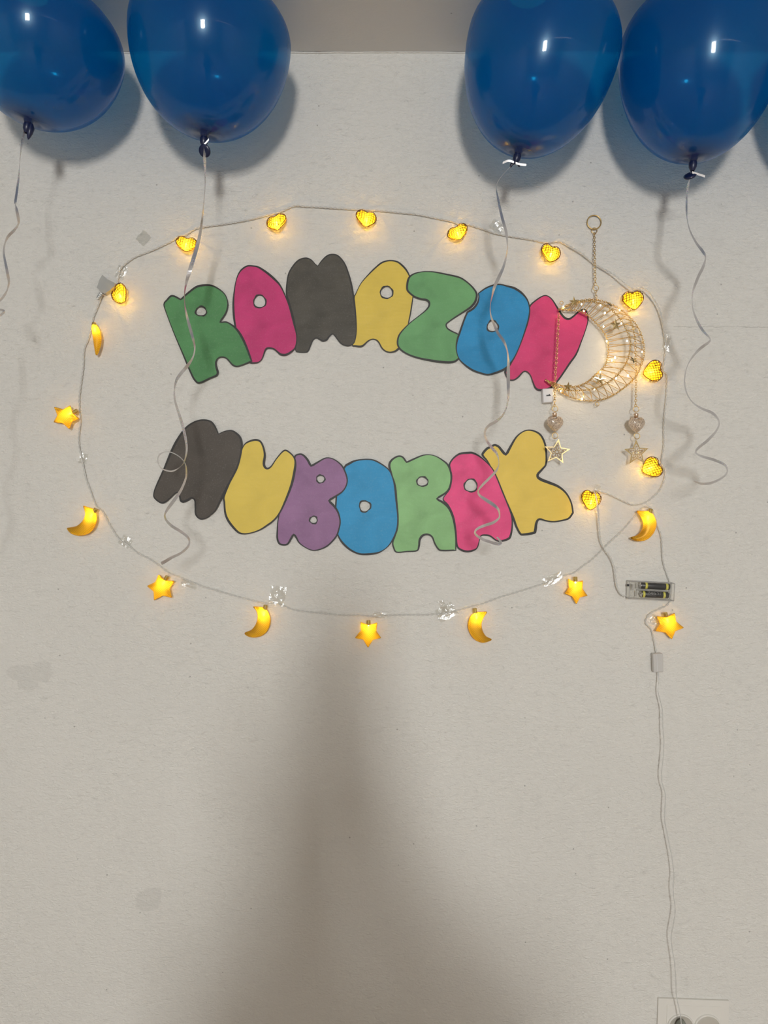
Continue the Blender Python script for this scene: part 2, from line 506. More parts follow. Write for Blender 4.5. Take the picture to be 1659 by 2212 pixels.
def glow(name, tl_col, tr_col, tfac, fine=0.0):
    """thin lit shell: light from the bulb inside shows through it"""
    m, N, L, b = mat(name)
    tl = N.new('ShaderNodeBsdfTranslucent'); tl.inputs[0].default_value = (*tl_col, 1)
    tr = N.new('ShaderNodeBsdfTransparent'); tr.inputs[0].default_value = (*tr_col, 1)
    mx = N.new('ShaderNodeMixShader'); L.new(tl.outputs[0], mx.inputs[1]); L.new(tr.outputs[0], mx.inputs[2])
    mx.inputs[0].default_value = tfac
    df = N.new('ShaderNodeBsdfDiffuse'); df.inputs[0].default_value = (*(c * 0.8 for c in tl_col), 1)
    m2 = N.new('ShaderNodeMixShader'); m2.inputs[0].default_value = 0.3; L.new(mx.outputs[0], m2.inputs[1]); L.new(df.outputs[0], m2.inputs[2])
    if fine:
        tc = N.new('ShaderNodeTexCoord')
        mp = N.new('ShaderNodeMapping'); mp.inputs['Rotation'].default_value = (0, 0.7, 0); L.new(tc.outputs['Object'], mp.inputs[0])
        fx = None
        for ax in ('X', 'Z'):
            wv = N.new('ShaderNodeTexWave'); wv.bands_direction = ax; wv.inputs['Scale'].default_value = fine; L.new(mp.outputs[0], wv.inputs['Vector'])
            k = ramp(N, L, wv.outputs['Fac'], [(0.62, 0.0), (0.86, 1.0)])
            fx = k if fx is None else mathn(N, L, 'MAXIMUM', fx, k)
        gd = N.new('ShaderNodeBsdfPrincipled'); gd.inputs['Base Color'].default_value = (0.50, 0.26, 0.03, 1); gd.inputs['Metallic'].default_value = 0.4; gd.inputs['Roughness'].default_value = 0.4
        m3 = N.new('ShaderNodeMixShader'); L.new(mathn(N, L, 'MULTIPLY', fx, 0.85), m3.inputs[0]); L.new(m2.outputs[0], m3.inputs[1]); L.new(gd.outputs[0], m3.inputs[2])
        m2 = m3
    L.new(m2.outputs[0], N['Material Output'].inputs[0]); return m
M_heartglow = glow('heart_glow_liner', (1.0, 0.76, 0.06), (1.0, 0.74, 0.25), 0.60)  # for the added liner that carries the bulb's glow inside each heart
M_gauze = glow('lit_gauze', (1.0, 0.74, 0.05), (1.0, 0.72, 0.22), 0.45, 120)

# ------------------------------------------------------------------ the room
def plane(name, v, m):
    o = part(name, (v, [(0, 1, 2, 3)]), m); tag(o, kind='structure'); return o
XL, XR, YB = -1.9, 2.3, -5.2
plane('wall_back', [(XL, 0, 0), (XR, 0, 0), (XR, 0, CEIL), (XL, 0, CEIL)], M_wall)
plane('ceiling', [(XL, 0, CEIL), (XR, 0, CEIL), (XR, YB, CEIL), (XL, YB, CEIL)], M_ceil)
plane('floor', [(XL, 0, 0), (XL, YB, 0), (XR, YB, 0), (XR, 0, 0)], M_floor)
plane('wall_left', [(XL, 0, 0), (XL, 0, CEIL), (XL, YB, CEIL), (XL, YB, 0)], M_room)
plane('wall_right', [(XR, 0, 0), (XR, YB, 0), (XR, YB, CEIL), (XR, 0, CEIL)], M_room)
plane('wall_front', [(XL, YB, 0), (XL, YB, CEIL), (XR, YB, CEIL), (XR, YB, 0)], M_room)
# uneven bead of filler where wall meets ceiling
bead = [Vector((XL + .02 + i * 0.03, -0.0006 - 0.0006 * random.random(), CEIL - 0.0006 - 0.002 * random.random() ** 3)) for i in range(139)]
tag(part('trim_1', tube(bead, 0.0014, 5), M_wall, None, True), kind='structure')

# ------------------------------------------------------------------ balloons
BAL = [  # knot px, centre px, width/2 (px), label
    ((60, 268), (93, 88), 171, 'blue balloon at the far left, cut by the left edge of the photo'),
    ((441, 297), (456, 84), 174, 'second blue balloon from the left, whole width in view, above the green letter R'),
    ((1118, 334), (1173, 100), 167, 'third blue balloon from the left, tied off with a short frayed bow'),
    ((1497, 350), (1513, 104), 171, 'fourth blue balloon from the left, above the long loose curled ribbon at right'),
    ((1845, 350), (1868, 104), 171, 'blue balloon just beyond the right edge, only its shadow on the wall shows'),
]
BD = 0.142
def balloon(i, knot, cen, hw, label):
    d = BD
    K = W(knot[0], knot[1], d); C = W(cen[0], cen[1], d)
    a = hw * S * (1 - d / D) * 0.985
    ax = (C - K); hlow = ax.length; u = ax.normalized()
    btop = (CEIL - 0.0015 - C.z) / u.z
    t = thing('balloon', label, 'balloon', K, 'blue balloons floating under the ceiling')
    prof = [(0.0042, -0.004), (0.0052, 0.0), (0.0075, 0.006)]
    n = 26
    for k in range(1, n + 1):
        f = k / n; th = -math.pi / 2 + f * math.pi / 2
        r = a * math.cos(th) ** 0.98; z = hlow + hlow * 0.965 * math.sin(th)
        if r > 0.0105 and z > 0.008: prof.append((r, z))
    for k in range(1, 15):
        th = math.pi / 2 * k / 14
        prof.append((max(1e-4, a * math.cos(th) ** 0.9), hlow + btop * math.sin(th)))
    q = Vector((0, 0, 1)).rotation_difference(u).to_matrix().to_4x4(); q.translation = K
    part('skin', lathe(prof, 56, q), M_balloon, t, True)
    kn = lathe([(0.0001, .004), (0.0045, .003), (0.0062, -0.002), (0.0058, -0.008), (0.0036, -0.0125), (0.0028, -0.014)], 14, q)
    ko = part('knot', kn, M_knot, t, True)
    # rolled lip of the neck below the knot, a tilted disc with a hollow
    tilt = [(0.5, 0.3), (-1.0, 0.35), (0.2, 0.1), (0.75, -0.55), (0.6, 0.2)][i]
    M = Matrix.Translation(K + Vector(([.004, .001, 0.0, -0.005, 0][i], -.001, [-0.019, -0.021, -0.02, -0.021, -.02][i]))) @ Euler((tilt[0], tilt[1], 0)).to_matrix().to_4x4()
    if i == 0:
        lp = lathe([(0.0001, -0.013), (0.002, -0.010), (0.0045, -0.002), (0.005, 0.006), (0.002, 0.012)], 12, Matrix.Translation(K + Vector((.004, -.001, -.012))) @ Euler((0, 0.25, 0)).to_matrix().to_4x4())
    elif i == 2:
        arc = crom([W(1103, 361, d), W(1106, 354, d), W(1112, 351, d), W(1118, 352, d), W(1122, 360, d)], 5)
        lp = tube(arc, [0.0012 + 0.0018 * math.sin(math.pi * (j + .6) / (len(arc) + .2)) for j in range(len(arc))], 8)
    else:
        lp = lathe([(0.0001, 0.0022), (0.006, 0.002), (0.0095, 0.0), (0.0088, -0.0016), (0.004, -0.0008), (0.0001, -0.0006)], 20, M)
    part('neck_lip', lp, M_knot, ko, True)
    return t
for i, (k, c, hw, lab) in enumerate(BAL): balloon(i, k, c, hw, lab)

# ------------------------------------------------------------------ curled ribbons
def ribbon(pts, label, seed, width=0.0062, d0=0.142, curl=0.010):
    P = []
    Ln = 0
    V3 = crom([Vector(p) for p in pts], 7)
    V, F = [], []
    C = []
    acc = 0
    for i, p in enumerate(V3):
        if i: acc += math.hypot(p[0] - V3[i - 1][0], p[1] - V3[i - 1][1])
        fade = min(1, acc / 60)
        d = d0 + fade * curl * math.sin(acc / 23.0 + seed)
        C.append((W(p[0], p[1], d), max(0.5, p[2]), d))
    n = len(C)
    for i, (c, w, d) in enumerate(C):
        t = C[min(n - 1, i + 1)][0] - C[max(0, i - 1)][0]; t.y = 0
        if t.length < 1e-9: t = Vector((0, 0, -1))
        t.normalize(); pr = Vector((-t.z, 0, t.x))
        wa = min(width * 0.99, w * S * (1 - d / D)); dp = math.sqrt(max(0, width ** 2 - wa ** 2))
        vd = (c - cam_o.location).normalized()      # depth axis of the twist
        h = (pr * wa + vd * dp) * 0.5
        V += [tuple(c + h), tuple(c - h)]
        V += [tuple(c + h + Vector((0, 1, 0)) * 0.00012 + pr * .00008), tuple(c - h + Vector((0, 1, 0)) * 0.00012 + pr * .00008)]
    for i in range(n - 1):
        a = i * 4; b = a + 4
        F += [(a, a + 1, b + 1, b), (a + 2, b + 2, b + 3, a + 3), (a, b, b + 2, a + 2), (a + 1, a + 3, b + 3, b + 1)]
    F += [(0, 2, 3, 1), (4 * n - 4, 4 * n - 3, 4 * n - 1, 4 * n - 2)]
    return top('curling_ribbon', (V, F), M_ribbon, C[0][0], label, 'ribbon', 'silver ribbons tied to the balloons')
ribbon([(54, 280, 4), (49, 300, 5), (46, 320, 4), (44, 335, 2), (42, 360, 1.5), (40, 385, 4), (36, 415, 5), (33, 437, 5), (33, 441, 2), (36, 455, 6), (40, 475, 6), (39, 485, 4), (31, 497, 6), (18, 510, 6), (11, 525, 3), (8, 545, 4), (12, 570, 5), (17, 595, 6), (19, 610, 5), (16, 625, 3), (10, 637, 5), (2, 647, 5), (-10, 656, 5), (-18, 662, 3), (-8, 668, 4), (5, 670, 5), (8, 674, 5), (2, 680, 5), (-15, 690, 4), (-25, 720, 4), (-20, 760, 5), (-30, 820, 4), (-45, 860, 5), (-40, 920, 4), (-50, 980, 5), (-60, 1050, 4), (-55, 1120, 5), (-70, 1190, 4)],
       'silver ribbon hanging from the far-left balloon along the left edge', 0.5)
ribbon([(442, 300, 3), (442, 312, 3), (442, 340, 6), (443, 370, 4), (443, 400, 2), (440, 440, 2), (437, 470, 4), (433, 500, 6), (425, 535, 8), (413, 575, 9), (405, 600, 7), (399, 630, 2.5), (399, 655, 2), (402, 675, 4), (408, 700, 6), (415, 725, 6), (420, 745, 4), (420, 760, 3), (415, 775, 4), (405, 790, 7), (392, 805, 7), (382, 820, 6), (377, 840, 3), (377, 860, 4), (382, 880, 5), (390, 905, 6), (397, 930, 6), (402, 955, 5), (403, 975, 4), (398, 997, 2.5), (390, 1008, 1.5), (375, 1017, 3), (362, 1017, 3), (347, 1010, 2), (341, 995, 2), (345, 982, 3), (358, 976, 2), (372, 978, 2), (388, 987, 2), (398, 998, 2), (402, 1010, 3), (402, 1030, 4), (395, 1050, 5), (387, 1065, 6), (375, 1082, 7), (362, 1100, 6), (356, 1113, 3), (360, 1125, 5), (372, 1137, 6), (390, 1148, 6), (405, 1160, 5), (409, 1170, 3), (405, 1182, 5), (390, 1195, 5), (370, 1205, 6), (353, 1215, 7), (348, 1217, 8)],
       'silver ribbon with a round loop crossing the green R and charcoal M', 1.4)
ribbon([(1112, 350, 1), (1095, 368, .6), (1080, 385, .6), (1072, 403, 1.2), (1075, 425, 4), (1080, 450, 5), (1086, 475, 6), (1093, 500, 6), (1095, 515, 4), (1096, 535, 1.5), (1094, 550, 3), (1088, 575, 5), (1078, 598, 7), (1068, 620, 6), (1063, 640, 3), (1059, 660, 1.5), (1060, 680, 3), (1067, 700, 5), (1076, 720, 6), (1088, 737, 6), (1095, 755, 3), (1098, 775, 4), (1098, 800, 7), (1098, 830, 7), (1098, 855, 5), (1094, 880, 3), (1085, 898, 4), (1072, 910, 6), (1058, 918, 6), (1050, 926, 5), (1047, 938, 4), (1052, 953, 5), (1063, 968, 6), (1073, 980, 5), (1077, 993, 2), (1077, 1005, 2), (1071, 1018, 5), (1055, 1035, 5), (1042, 1048, 5), (1033, 1060, 3), (1036, 1070, 5), (1050, 1080, 7), (1065, 1090, 7), (1076, 1100, 5), (1079, 1112, 3), (1077, 1120, 4), (1065, 1129, 6), (1050, 1134, 6), (1033, 1141, 5), (1026, 1149, 4), (1030, 1157, 5), (1045, 1166, 6), (1060, 1171, 6), (1075, 1175, 7), (1082, 1172, 6), (1078, 1165, 4), (1073, 1160, 3)],
       'silver ribbon twisting down over the blue O and pink A', 2.2)
ribbon([(1493, 372, 2), (1490, 387, 2), (1486, 403, 5), (1483.5, 427, 4), (1483, 454, 4), (1484.5, 474, 2), (1490, 497, 3), (1503.5, 524, 5), (1518.6, 544, 6), (1524, 557, 3), (1518.6, 577, 6), (1508.5, 597.5, 6), (1499.5, 621, 5), (1495, 641, 2), (1497, 668, 3), (1505, 691, 5), (1518.6, 714.5, 6), (1533.6, 731, 3), (1530, 740, 5), (1515, 751, 6), (1498.5, 768, 4), (1485, 790, 2), (1479, 818, 3), (1482, 845, 3), (1495, 868, 3), (1515, 882, 5), (1540, 893, 6), (1553, 910, 3), (1548.7, 928.5, 4), (1530, 950, 6), (1507, 969, 5), (1504, 979, 3), (1517, 986, 5), (1543.7, 994, 6), (1565, 1004, 5), (1571, 1017, 3), (1564, 1029, 4), (1540, 1042, 5), (1517, 1045, 5), (1498.5, 1039, 2)],
       'silver ribbon in loose curls on bare wall at right', 3.0)
# short tied-off ends at the knots
def tie_end(pts, label):
    P = [W(x, y, BD + 0.006) for x, y in pts]
    V, F = [], []
    for p in resample(crom(P, 4), n=10):
        V += [tuple(p + Vector((0, 0, 0.0016))), tuple(p + Vector((0, 0.0004, -0.0016)))]
    m = len(V); V += [(x, y + 0.0002, z) for x, y, z in V]
    for i in range(9):
        a = 2 * i; F += [(a, a + 1, a + 3, a + 2), (a + m, a + 2 + m, a + 3 + m, a + 1 + m)]
    return top('ribbon_end', (V, F), M_ribbon, P[0], label, 'ribbon', 'cut ribbon ends at the balloon knots', True)
tie_end([(440, 313), (444, 309), (451, 301)], 'short ribbon stub at the knot of the second balloon')
tie_end([(1086, 352), (1098, 347), (1110, 350)], 'thin ribbon stub left of the third balloon knot')
tie_end([(1114, 352), (1124, 355), (1137, 356)], 'pale ribbon stub right of the third balloon knot')
tie_end([(1495, 372), (1508, 376), (1523, 381)], 'glittery ribbon stub at the fourth balloon knot')

# ------------------------------------------------------------------ paper letters
CR = {1: (340, 540, 300 / 1659), 2: (600, 530, 300 / 1659), 3: (840, 560, 300 / 1659), 4: (1080, 580, 330 / 1659),
      5: (320, 890, 300 / 1659), 6: (580, 930, 300 / 1659), 7: (820, 930, 300 / 1659), 8: (970, 910, 300 / 1659)}
def seg(c, pts):
    x0, y0, s = CR[c]
    return [(x0 + p[0] * s, y0 + p[1] * s) + ((1,) if len(p) > 2 else ()) for p in pts]
def smooth_poly(pts, n=4):
    """closed spline through pixel points; 3-tuples stay sharp corners"""
    cs = [i for i, p in enumerate(pts) if len(p) > 2]
    P = [Vector((p[0], p[1])) for p in pts]
    if not cs: return crom(P, n, True)
    out = []
    for a, b in zip(cs, cs[1:] + [cs[0] + len(P)]):
        run = [P[i % len(P)] for i in range(a, b + 1)]
        out += crom(run, n)[:-1]
    return out
def und(x, z):
    return 0.0009 + 0.0005 * math.sin(19 * x + 4 * z) + 0.0003 * math.sin(31 * z - 12 * x + 1) + 0.0002 * math.sin(47 * x + 2)
def letter(ch, outline, holes, key, layer, label, mw=3.3):
    px = smooth_poly(outline)
    poly = [(lambda p: (p.x, p.z))(W(p[0], p[1])) for p in px]
    H = []
    for (hx, hy, rx, ry, c) in holes:
        x0, y0, s = CR[c]; h = []
        for k in range(22):
            a = 2 * math.pi * k / 22; q = 1 + 0.05 * math.sin(3 * a + hx)
            p = W(x0 + (hx + rx * q * math.cos(a)) * s, y0 + (hy + ry * q * math.sin(a)) * s); h.append((p.x, p.z))
        H.append(h)
    f = lambda x, z: -(0.0007 + 0.00045 * layer + und(x, z))
    cx = sum(p[0] for p in poly) / len(poly); zb = min(p[1] for p in poly)
    t = thing('paper_letter_' + ch.lower(), label, 'paper letter', Vector((cx, 0, zb)), 'cut paper letters on the wall')
    sheet = part('paper_sheet', slab(poly, H, 0.011, f, 0.00025), PAPER[key], t)
    # felt-pen line drawn round every cut edge
    V, F = [], []
    rnd = random.Random(hash(label) % 9973 if False else len(label) * 31 + layer)
    for li, lp in enumerate([poly] + H):
        n = len(lp); base = len(V)
        ar = sum(lp[i][0] * lp[(i + 1) % n][1] - lp[(i + 1) % n][0] * lp[i][1] for i in range(n))
        sgn = (1 if ar > 0 else -1) * (1 if li == 0 else -1)
        ph = [rnd.uniform(0, 6.28) for _ in range(3)]
        for i in range(n):
            a = Vector(lp[i - 1]); p = Vector(lp[i]); b = Vector(lp[(i + 1) % n])
            e1 = (p - a); e2 = (b - p)
            if e1.length < 1e-9: e1 = e2
            if e2.length < 1e-9: e2 = e1
            e1 = e1.normalized(); e2 = e2.normalized()
            n1 = Vector((-e1.y, e1.x)) * sgn; n2 = Vector((-e2.y, e2.x)) * sgn
            nn = (n1 + n2)
            nn = nn.normalized() if nn.length > 0.3 else n1
            g = i / n * 6.28
            w = (mw if li == 0 else 2.7) * S * (1 + 0.28 * math.sin(3 * g + ph[0]) + 0.2 * math.sin(7 * g + ph[1]))
            q = p + nn * w; o = p - nn * 0.00005
            V += [(o.x, f(o.x, o.y) - 0.00016, o.y), (q.x, f(q.x, q.y) - 0.00016, q.y)]
        for i in range(n):
            A = base + 2 * i; B = base + 2 * ((i + 1) % n)
            F.append((A, A + 1, B + 1, B) if sgn < 0 else (A, B, B + 1, A + 1))
    me = part('marker_outline', (V, F), M_marker, sheet)
    me['label'] = 'black felt-pen outline'
    return t
R = 'row one'
letter('R', seg(1, [(80, 655), (120, 595), (165, 550), (215, 552), (285, 590, 1), (360, 520), (465, 440), (560, 418), (660, 425), (760, 480), (825, 550), (852, 640), (845, 720), (815, 790), (760, 865, 1), (830, 860), (900, 895), (960, 945), (1020, 1030), (1080, 1160), (1140, 1335, 1), (1050, 1375), (960, 1402), (900, 1385), (850, 1330), (820, 1300), (775, 1288), (735, 1305), (715, 1350), (725, 1410), (740, 1465), (720, 1510), (640, 1545), (510, 1602), (450, 1570), (400, 1480), (300, 1240), (200, 1000), (110, 760)]),
       [(528, 740, 58, 50, 1)], 'green', 4, 'dark green paper letter R, first of the upper row')
letter('A', seg(1, [(1075, 190), (1150, 190), (1220, 205), (1330, 275), (1420, 355), (1480, 430), (1538, 555), (1588, 685), (1638, 875), (1673, 1025), (1663, 1145), (1628, 1210), (1548, 1265), (1478, 1265), (1438, 1235), (1390, 1195), (1330, 1185), (1300, 1205), (1270, 1280), (1240, 1330), (1190, 1358), (1110, 1358), (1040, 1300), (960, 1100), (925, 920), (905, 790), (900, 640), (915, 500), (940, 370), (970, 285), (1010, 230)]),
       [(1225, 620, 66, 70, 1)], 'pink', 3, 'magenta paper letter A in the upper row, beside the dark green R')
letter('M', seg(2, [(480, 248, 1), (520, 190), (580, 130), (640, 108), (720, 122), (800, 210), (850, 330), (890, 470), (920, 650), (940, 850), (945, 1030), (925, 1150), (890, 1195), (830, 1210), (760, 1185), (710, 1130), (670, 1075), (650, 1070), (620, 1100), (590, 1140), (540, 1155), (500, 1135), (465, 1115), (430, 1135), (400, 1200), (375, 1260), (340, 1285), (250, 1282), (210, 1255), (215, 1100), (190, 920), (130, 700), (98, 590), (105, 450), (130, 330), (200, 220), (270, 165), (350, 152), (410, 180), (450, 225)]),
       [], 'black', 2, 'charcoal paper letter M in the upper row, between magenta A and yellow A', 2.6)
letter('A', seg(2, [(1335, 180), (1420, 190), (1480, 225), (1540, 290), (1580, 370), (1610, 470), (1620, 600), (1610, 700), (1590, 830), (1570, 920), (1550, 1100), (1500, 1200), (1445, 1250), (1410, 1275), (1350, 1288), (1290, 1275), (1240, 1235), (1200, 1165), (1165, 1135), (1125, 1130), (1080, 1155), (1030, 1205), (990, 1222), (930, 1215), (885, 1195), (900, 1050), (905, 850), (905, 640), (930, 580), (990, 460), (1080, 350), (1180, 250), (1250, 200)]),
       [(1300, 568, 68, 66, 2)], 'yellow', 1, 'yellow paper letter A with a round hole in the upper row', 2.8)
letter('Z', seg(3, [(245, 205), (310, 168), (400, 150), (460, 147), (550, 152), (700, 180), (830, 210), (900, 245), (980, 310), (1040, 380), (1060, 440), (1040, 520), (990, 580), (930, 620), (800, 700), (720, 755), (690, 785), (705, 825), (760, 860), (830, 895), (900, 960), (905, 1100), (830, 1205), (750, 1245), (600, 1240), (480, 1220), (350, 1192), (220, 1145), (130, 1085), (95, 1020), (105, 930), (150, 860), (240, 770), (340, 690), (420, 625), (465, 570), (470, 525), (440, 500), (380, 490), (300, 460), (225, 400), (205, 350), (215, 260)]),
       [], 'green2', 2, 'green paper letter Z in the upper row, beside the blue O')
letter('O', seg(3, [(1062, 410, 1), (1150, 345), (1250, 305), (1330, 300), (1420, 320)]) + seg(4, [(160, 210), (240, 265), (300, 345), (325, 450), (310, 570), (270, 700), (210, 860), (150, 990), (80, 1085), (0, 1130)]) +
       seg(3, [(1200, 1390), (1120, 1380), (1000, 1340), (900, 1270), (830, 1190), (798, 1080), (805, 970), (840, 860), (890, 720), (928, 630, 1), (1000, 583), (1050, 517), (1068, 450)]),
       [(1238, 805, 60, 60, 3)], 'blue', 3, 'blue paper letter O in the upper row, tilted, beside the rose N')
letter('N', seg(4, [(485, 292), (560, 330), (630, 430), (690, 515), (740, 542), (790, 515), (850, 462), (905, 440), (945, 470), (958, 560), (930, 670), (880, 810), (830, 940), (760, 1040), (700, 1130), (620, 1240), (545, 1310), (440, 1335), (380, 1310), (350, 1240), (320, 1160), (265, 1125), (200, 1190), (150, 1220), (90, 1215), (55, 1160), (48, 1110), (100, 1030), (180, 880), (260, 690), (295, 560), (310, 420), (390, 340)]),
       [], 'pink2', 1, 'rose paper letter N at the end of the upper row, partly behind the gold crescent')
letter('M', seg(5, [(850, 262, 1), (920, 230), (1000, 218), (1060, 245), (1115, 300), (1135, 390), (1120, 520), (1080, 670), (1010, 810), (920, 980), (870, 1080), (820, 1175), (740, 1250), (680, 1280), (620, 1280), (570, 1225), (565, 1130), (560, 1060), (530, 1035), (490, 1060), (430, 1085), (390, 1065), (375, 1000), (345, 970), (280, 1030), (220, 1080), (160, 1092), (80, 1030), (75, 960), (110, 860), (190, 680), (270, 480), (340, 340), (440, 200), (540, 125), (650, 92), (750, 105), (800, 150), (830, 210)]),
       [], 'black2', 7, 'charcoal paper letter M, first of the lower row, leaning right')
letter('U', seg(5, [(1138, 410), (1190, 355), (1280, 325), (1350, 345), (1390, 420), (1410, 520), (1400, 620), (1425, 665), (1470, 645), (1530, 560), (1600, 475)]) + seg(6, [(205, 230), (250, 250), (310, 310), (335, 380), (330, 480), (290, 660), (200, 880), (130, 1010), (60, 1090), (0, 1135)]) +
       seg(5, [(1350, 1410), (1250, 1445), (1150, 1462), (1070, 1440), (970, 1330), (920, 1220), (908, 1080), (905, 1000), (985, 800), (1060, 640), (1100, 520)]),
       [], 'yellow2', 6, 'yellow paper letter U in the lower row, beside the purple B', 3.6)
letter('B', seg(6, [(315, 300), (380, 275), (430, 292), (480, 345), (515, 412, 1), (590, 370), (680, 325), (760, 330), (840, 375), (900, 440), (945, 560), (940, 650), (890, 735), (800, 800), (740, 840, 1), (790, 890), (840, 970), (865, 1080), (850, 1180), (810, 1280), (700, 1390), (560, 1437), (460, 1410), (370, 1350), (330, 1290), (305, 1255, 1), (280, 1300), (240, 1360), (190, 1375), (130, 1360), (100, 1300), (100, 1200), (115, 1050), (160, 900), (240, 660), (290, 480), (300, 380)]),
       [(625, 580, 42, 40, 6), (540, 1068, 38, 37, 6)], 'purple', 5, 'purple paper letter B with two small holes in the lower row')
letter('O', seg(6, [(900, 435), (960, 385), (1050, 350), (1200, 340), (1300, 365), (1430, 455), (1490, 560), (1525, 680), (1540, 850), (1555, 1050), (1540, 1200), (1470, 1340), (1390, 1420), (1300, 1470), (1170, 1488), (1060, 1475), (940, 1410), (850, 1310), (805, 1180), (795, 1000), (798, 860), (825, 620)]),
       [(1152, 905, 60, 60, 6)], 'blue2', 4, 'blue paper letter O in the lower row, beside the purple B')
letter('R', seg(7, [(105, 440), (110, 385), (150, 335), (220, 300), (280, 312), (325, 370, 1), (400, 335), (500, 295), (580, 285), (660, 300), (740, 340), (820, 405), (860, 500), (865, 590), (840, 690), (790, 755), (695, 815, 1), (760, 850), (830, 920), (875, 1030), (900, 1170), (912, 1300), (914, 1435, 1), (740, 1440), (690, 1415), (650, 1350), (620, 1275), (570, 1250), (520, 1265), (490, 1310), (480, 1380), (450, 1440), (330, 1450), (200, 1458), (160, 1400), (150, 1330), (190, 1200), (190, 900), (165, 650), (130, 520)]),
       [(510, 610, 60, 50, 7)], 'green3', 3, 'light green paper letter R in the lower row')
letter('A', seg(7, [(825, 405), (870, 330), (950, 270), (1050, 255), (1120, 260), (1220, 320), (1340, 440), (1400, 550), (1470, 720), (1530, 870), (1580, 1020), (1590, 1150), (1570, 1270), (1530, 1310), (1450, 1330), (1390, 1320), (1320, 1270), (1270, 1258), (1215, 1262), (1195, 1310), (1170, 1400), (1120, 1440), (1040, 1455), (960, 1430), (912, 1370), (895, 1200), (865, 1030), (810, 900), (752, 815), (830, 700), (850, 580), (835, 480)]),
       [(1087, 658, 70, 70, 7)], 'pink3', 2, 'pink paper letter A in the lower row, crossed by a ribbon')
letter('K', seg(8, [(395, 420), (390, 380), (440, 320), (490, 295), (545, 272), (600, 295), (640, 340), (675, 382, 1), (720, 300), (790, 190), (860, 130), (930, 102), (1010, 108), (1090, 150), (1140, 230), (1165, 340), (1165, 510), (1120, 580), (1068, 645), (1100, 680), (1200, 720), (1310, 770), (1400, 850), (1460, 960), (1485, 1080), (1478, 1110), (1430, 1170), (1340, 1195), (1240, 1207), (1150, 1195), (1080, 1180), (1055, 1220), (1045, 1300), (1020, 1345), (890, 1365), (840, 1350), (790, 1260), (765, 1190), (730, 1100), (660, 930), (580, 720), (520, 600), (450, 480)]),
       [], 'yellow3', 1, 'yellow paper letter K at the end of the lower row', 4.2)

# ------------------------------------------------------------------ string light cables
def cable(pts, label, rh=0.0009, rw=0.0008, pitch=0.016, d=0.004):
    P = []
    for p in pts:
        P.append(W(p[0], p[1], p[2] if len(p) > 2 else d))
    C = crom(P, 6)
    o = top('light_string_cable', twist(C, rh, rw, pitch), M_cable, C[0], label, 'cable', 'string light cables', True)
    return o
HC = 0.010
cable([(251, 618), (254, 608), (259, 585), (265, 575), (290, 556), (330, 540), (370, 521), (385, 511), (400, 508), (420, 495), (440, 490), (490, 483), (540, 474), (585, 463), (605, 458), (635, 445), (660, 446), (700, 448), (760, 452), (791, 453), (830, 456), (860, 459), (900, 463), (940, 471), (975, 478), (990, 484), (1010, 485), (1040, 494), (1070, 504), (1100, 510), (1150, 518), (1180, 524), (1208, 522), (1230, 532, .007), (1257, 548, .007), (1284, 570, .006), (1320, 590, .010), (1345, 608, .014), (1367, 624, .014), (1385, 621, .014), (1400, 630, .014), (1412, 645, .013), (1423, 665, .012), (1430, 690, .01), (1434, 720), (1438, 750), (1435, 780), (1433, 800), (1441, 812), (1440, 850), (1437, 880), (1434, 920), (1434, 960), (1429, 1000), (1436, 1015), (1435, 1035), (1428, 1052), (1420, 1065), (1400, 1082), (1385, 1088), (1365, 1090), (1345, 1082), (1320, 1070), (1300, 1063), (1284, 1060, .010), (1287, 1070, .024), (1290, 1090, .025), (1293, 1110, .018), (1294, 1130, .015), (1297, 1165, .013), (1305, 1185, .011), (1318, 1203, .012), (1327, 1225, .013), (1331, 1255, .013), (1335, 1272, .012), (1343, 1285, .011), (1353, 1287, .011)],
      'clear twisted cable along the top and right carrying the heart lights')
cable([(218, 643, .006), (210, 665), (202, 685), (199, 700), (196, 715), (190, 735), (182, 755), (180, 790), (176, 820), (172, 850), (171, 880), (173, 900), (173, 915), (170, 945), (172, 970), (178, 995), (185, 1030), (197, 1065), (208, 1093), (222, 1105), (235, 1130), (250, 1155), (262, 1168), (280, 1180), (300, 1196), (320, 1206), (345, 1222), (365, 1237), (380, 1243), (410, 1255), (440, 1267), (480, 1279), (530, 1293), (574, 1303), (590, 1303), (610, 1307), (635, 1317), (680, 1323), (740, 1328), (775, 1329), (797, 1331), (820, 1333), (840, 1329), (900, 1328), (950, 1326), (990, 1318), (1022, 1309), (1040, 1305), (1080, 1290), (1120, 1278), (1170, 1262), (1200, 1250), (1220, 1243), (1240, 1237), (1260, 1222), (1285, 1203), (1310, 1178), (1340, 1150), (1365, 1122), (1385, 1100), (1392, 1095), (1405, 1097, .006), (1413, 1110, .008), (1420, 1135), (1428, 1158), (1430, 1180), (1432, 1210), (1440, 1240, .003), (1446, 1258, .002), (1447, 1280, .002), (1447, 1298, .002), (1440, 1308), (1425, 1315), (1405, 1325), (1396, 1338), (1396, 1348), (1407, 1360), (1412, 1380), (1415, 1395), (1418, 1413, .006)],
      'clear twisted cable along the left and bottom carrying star and moon lights')
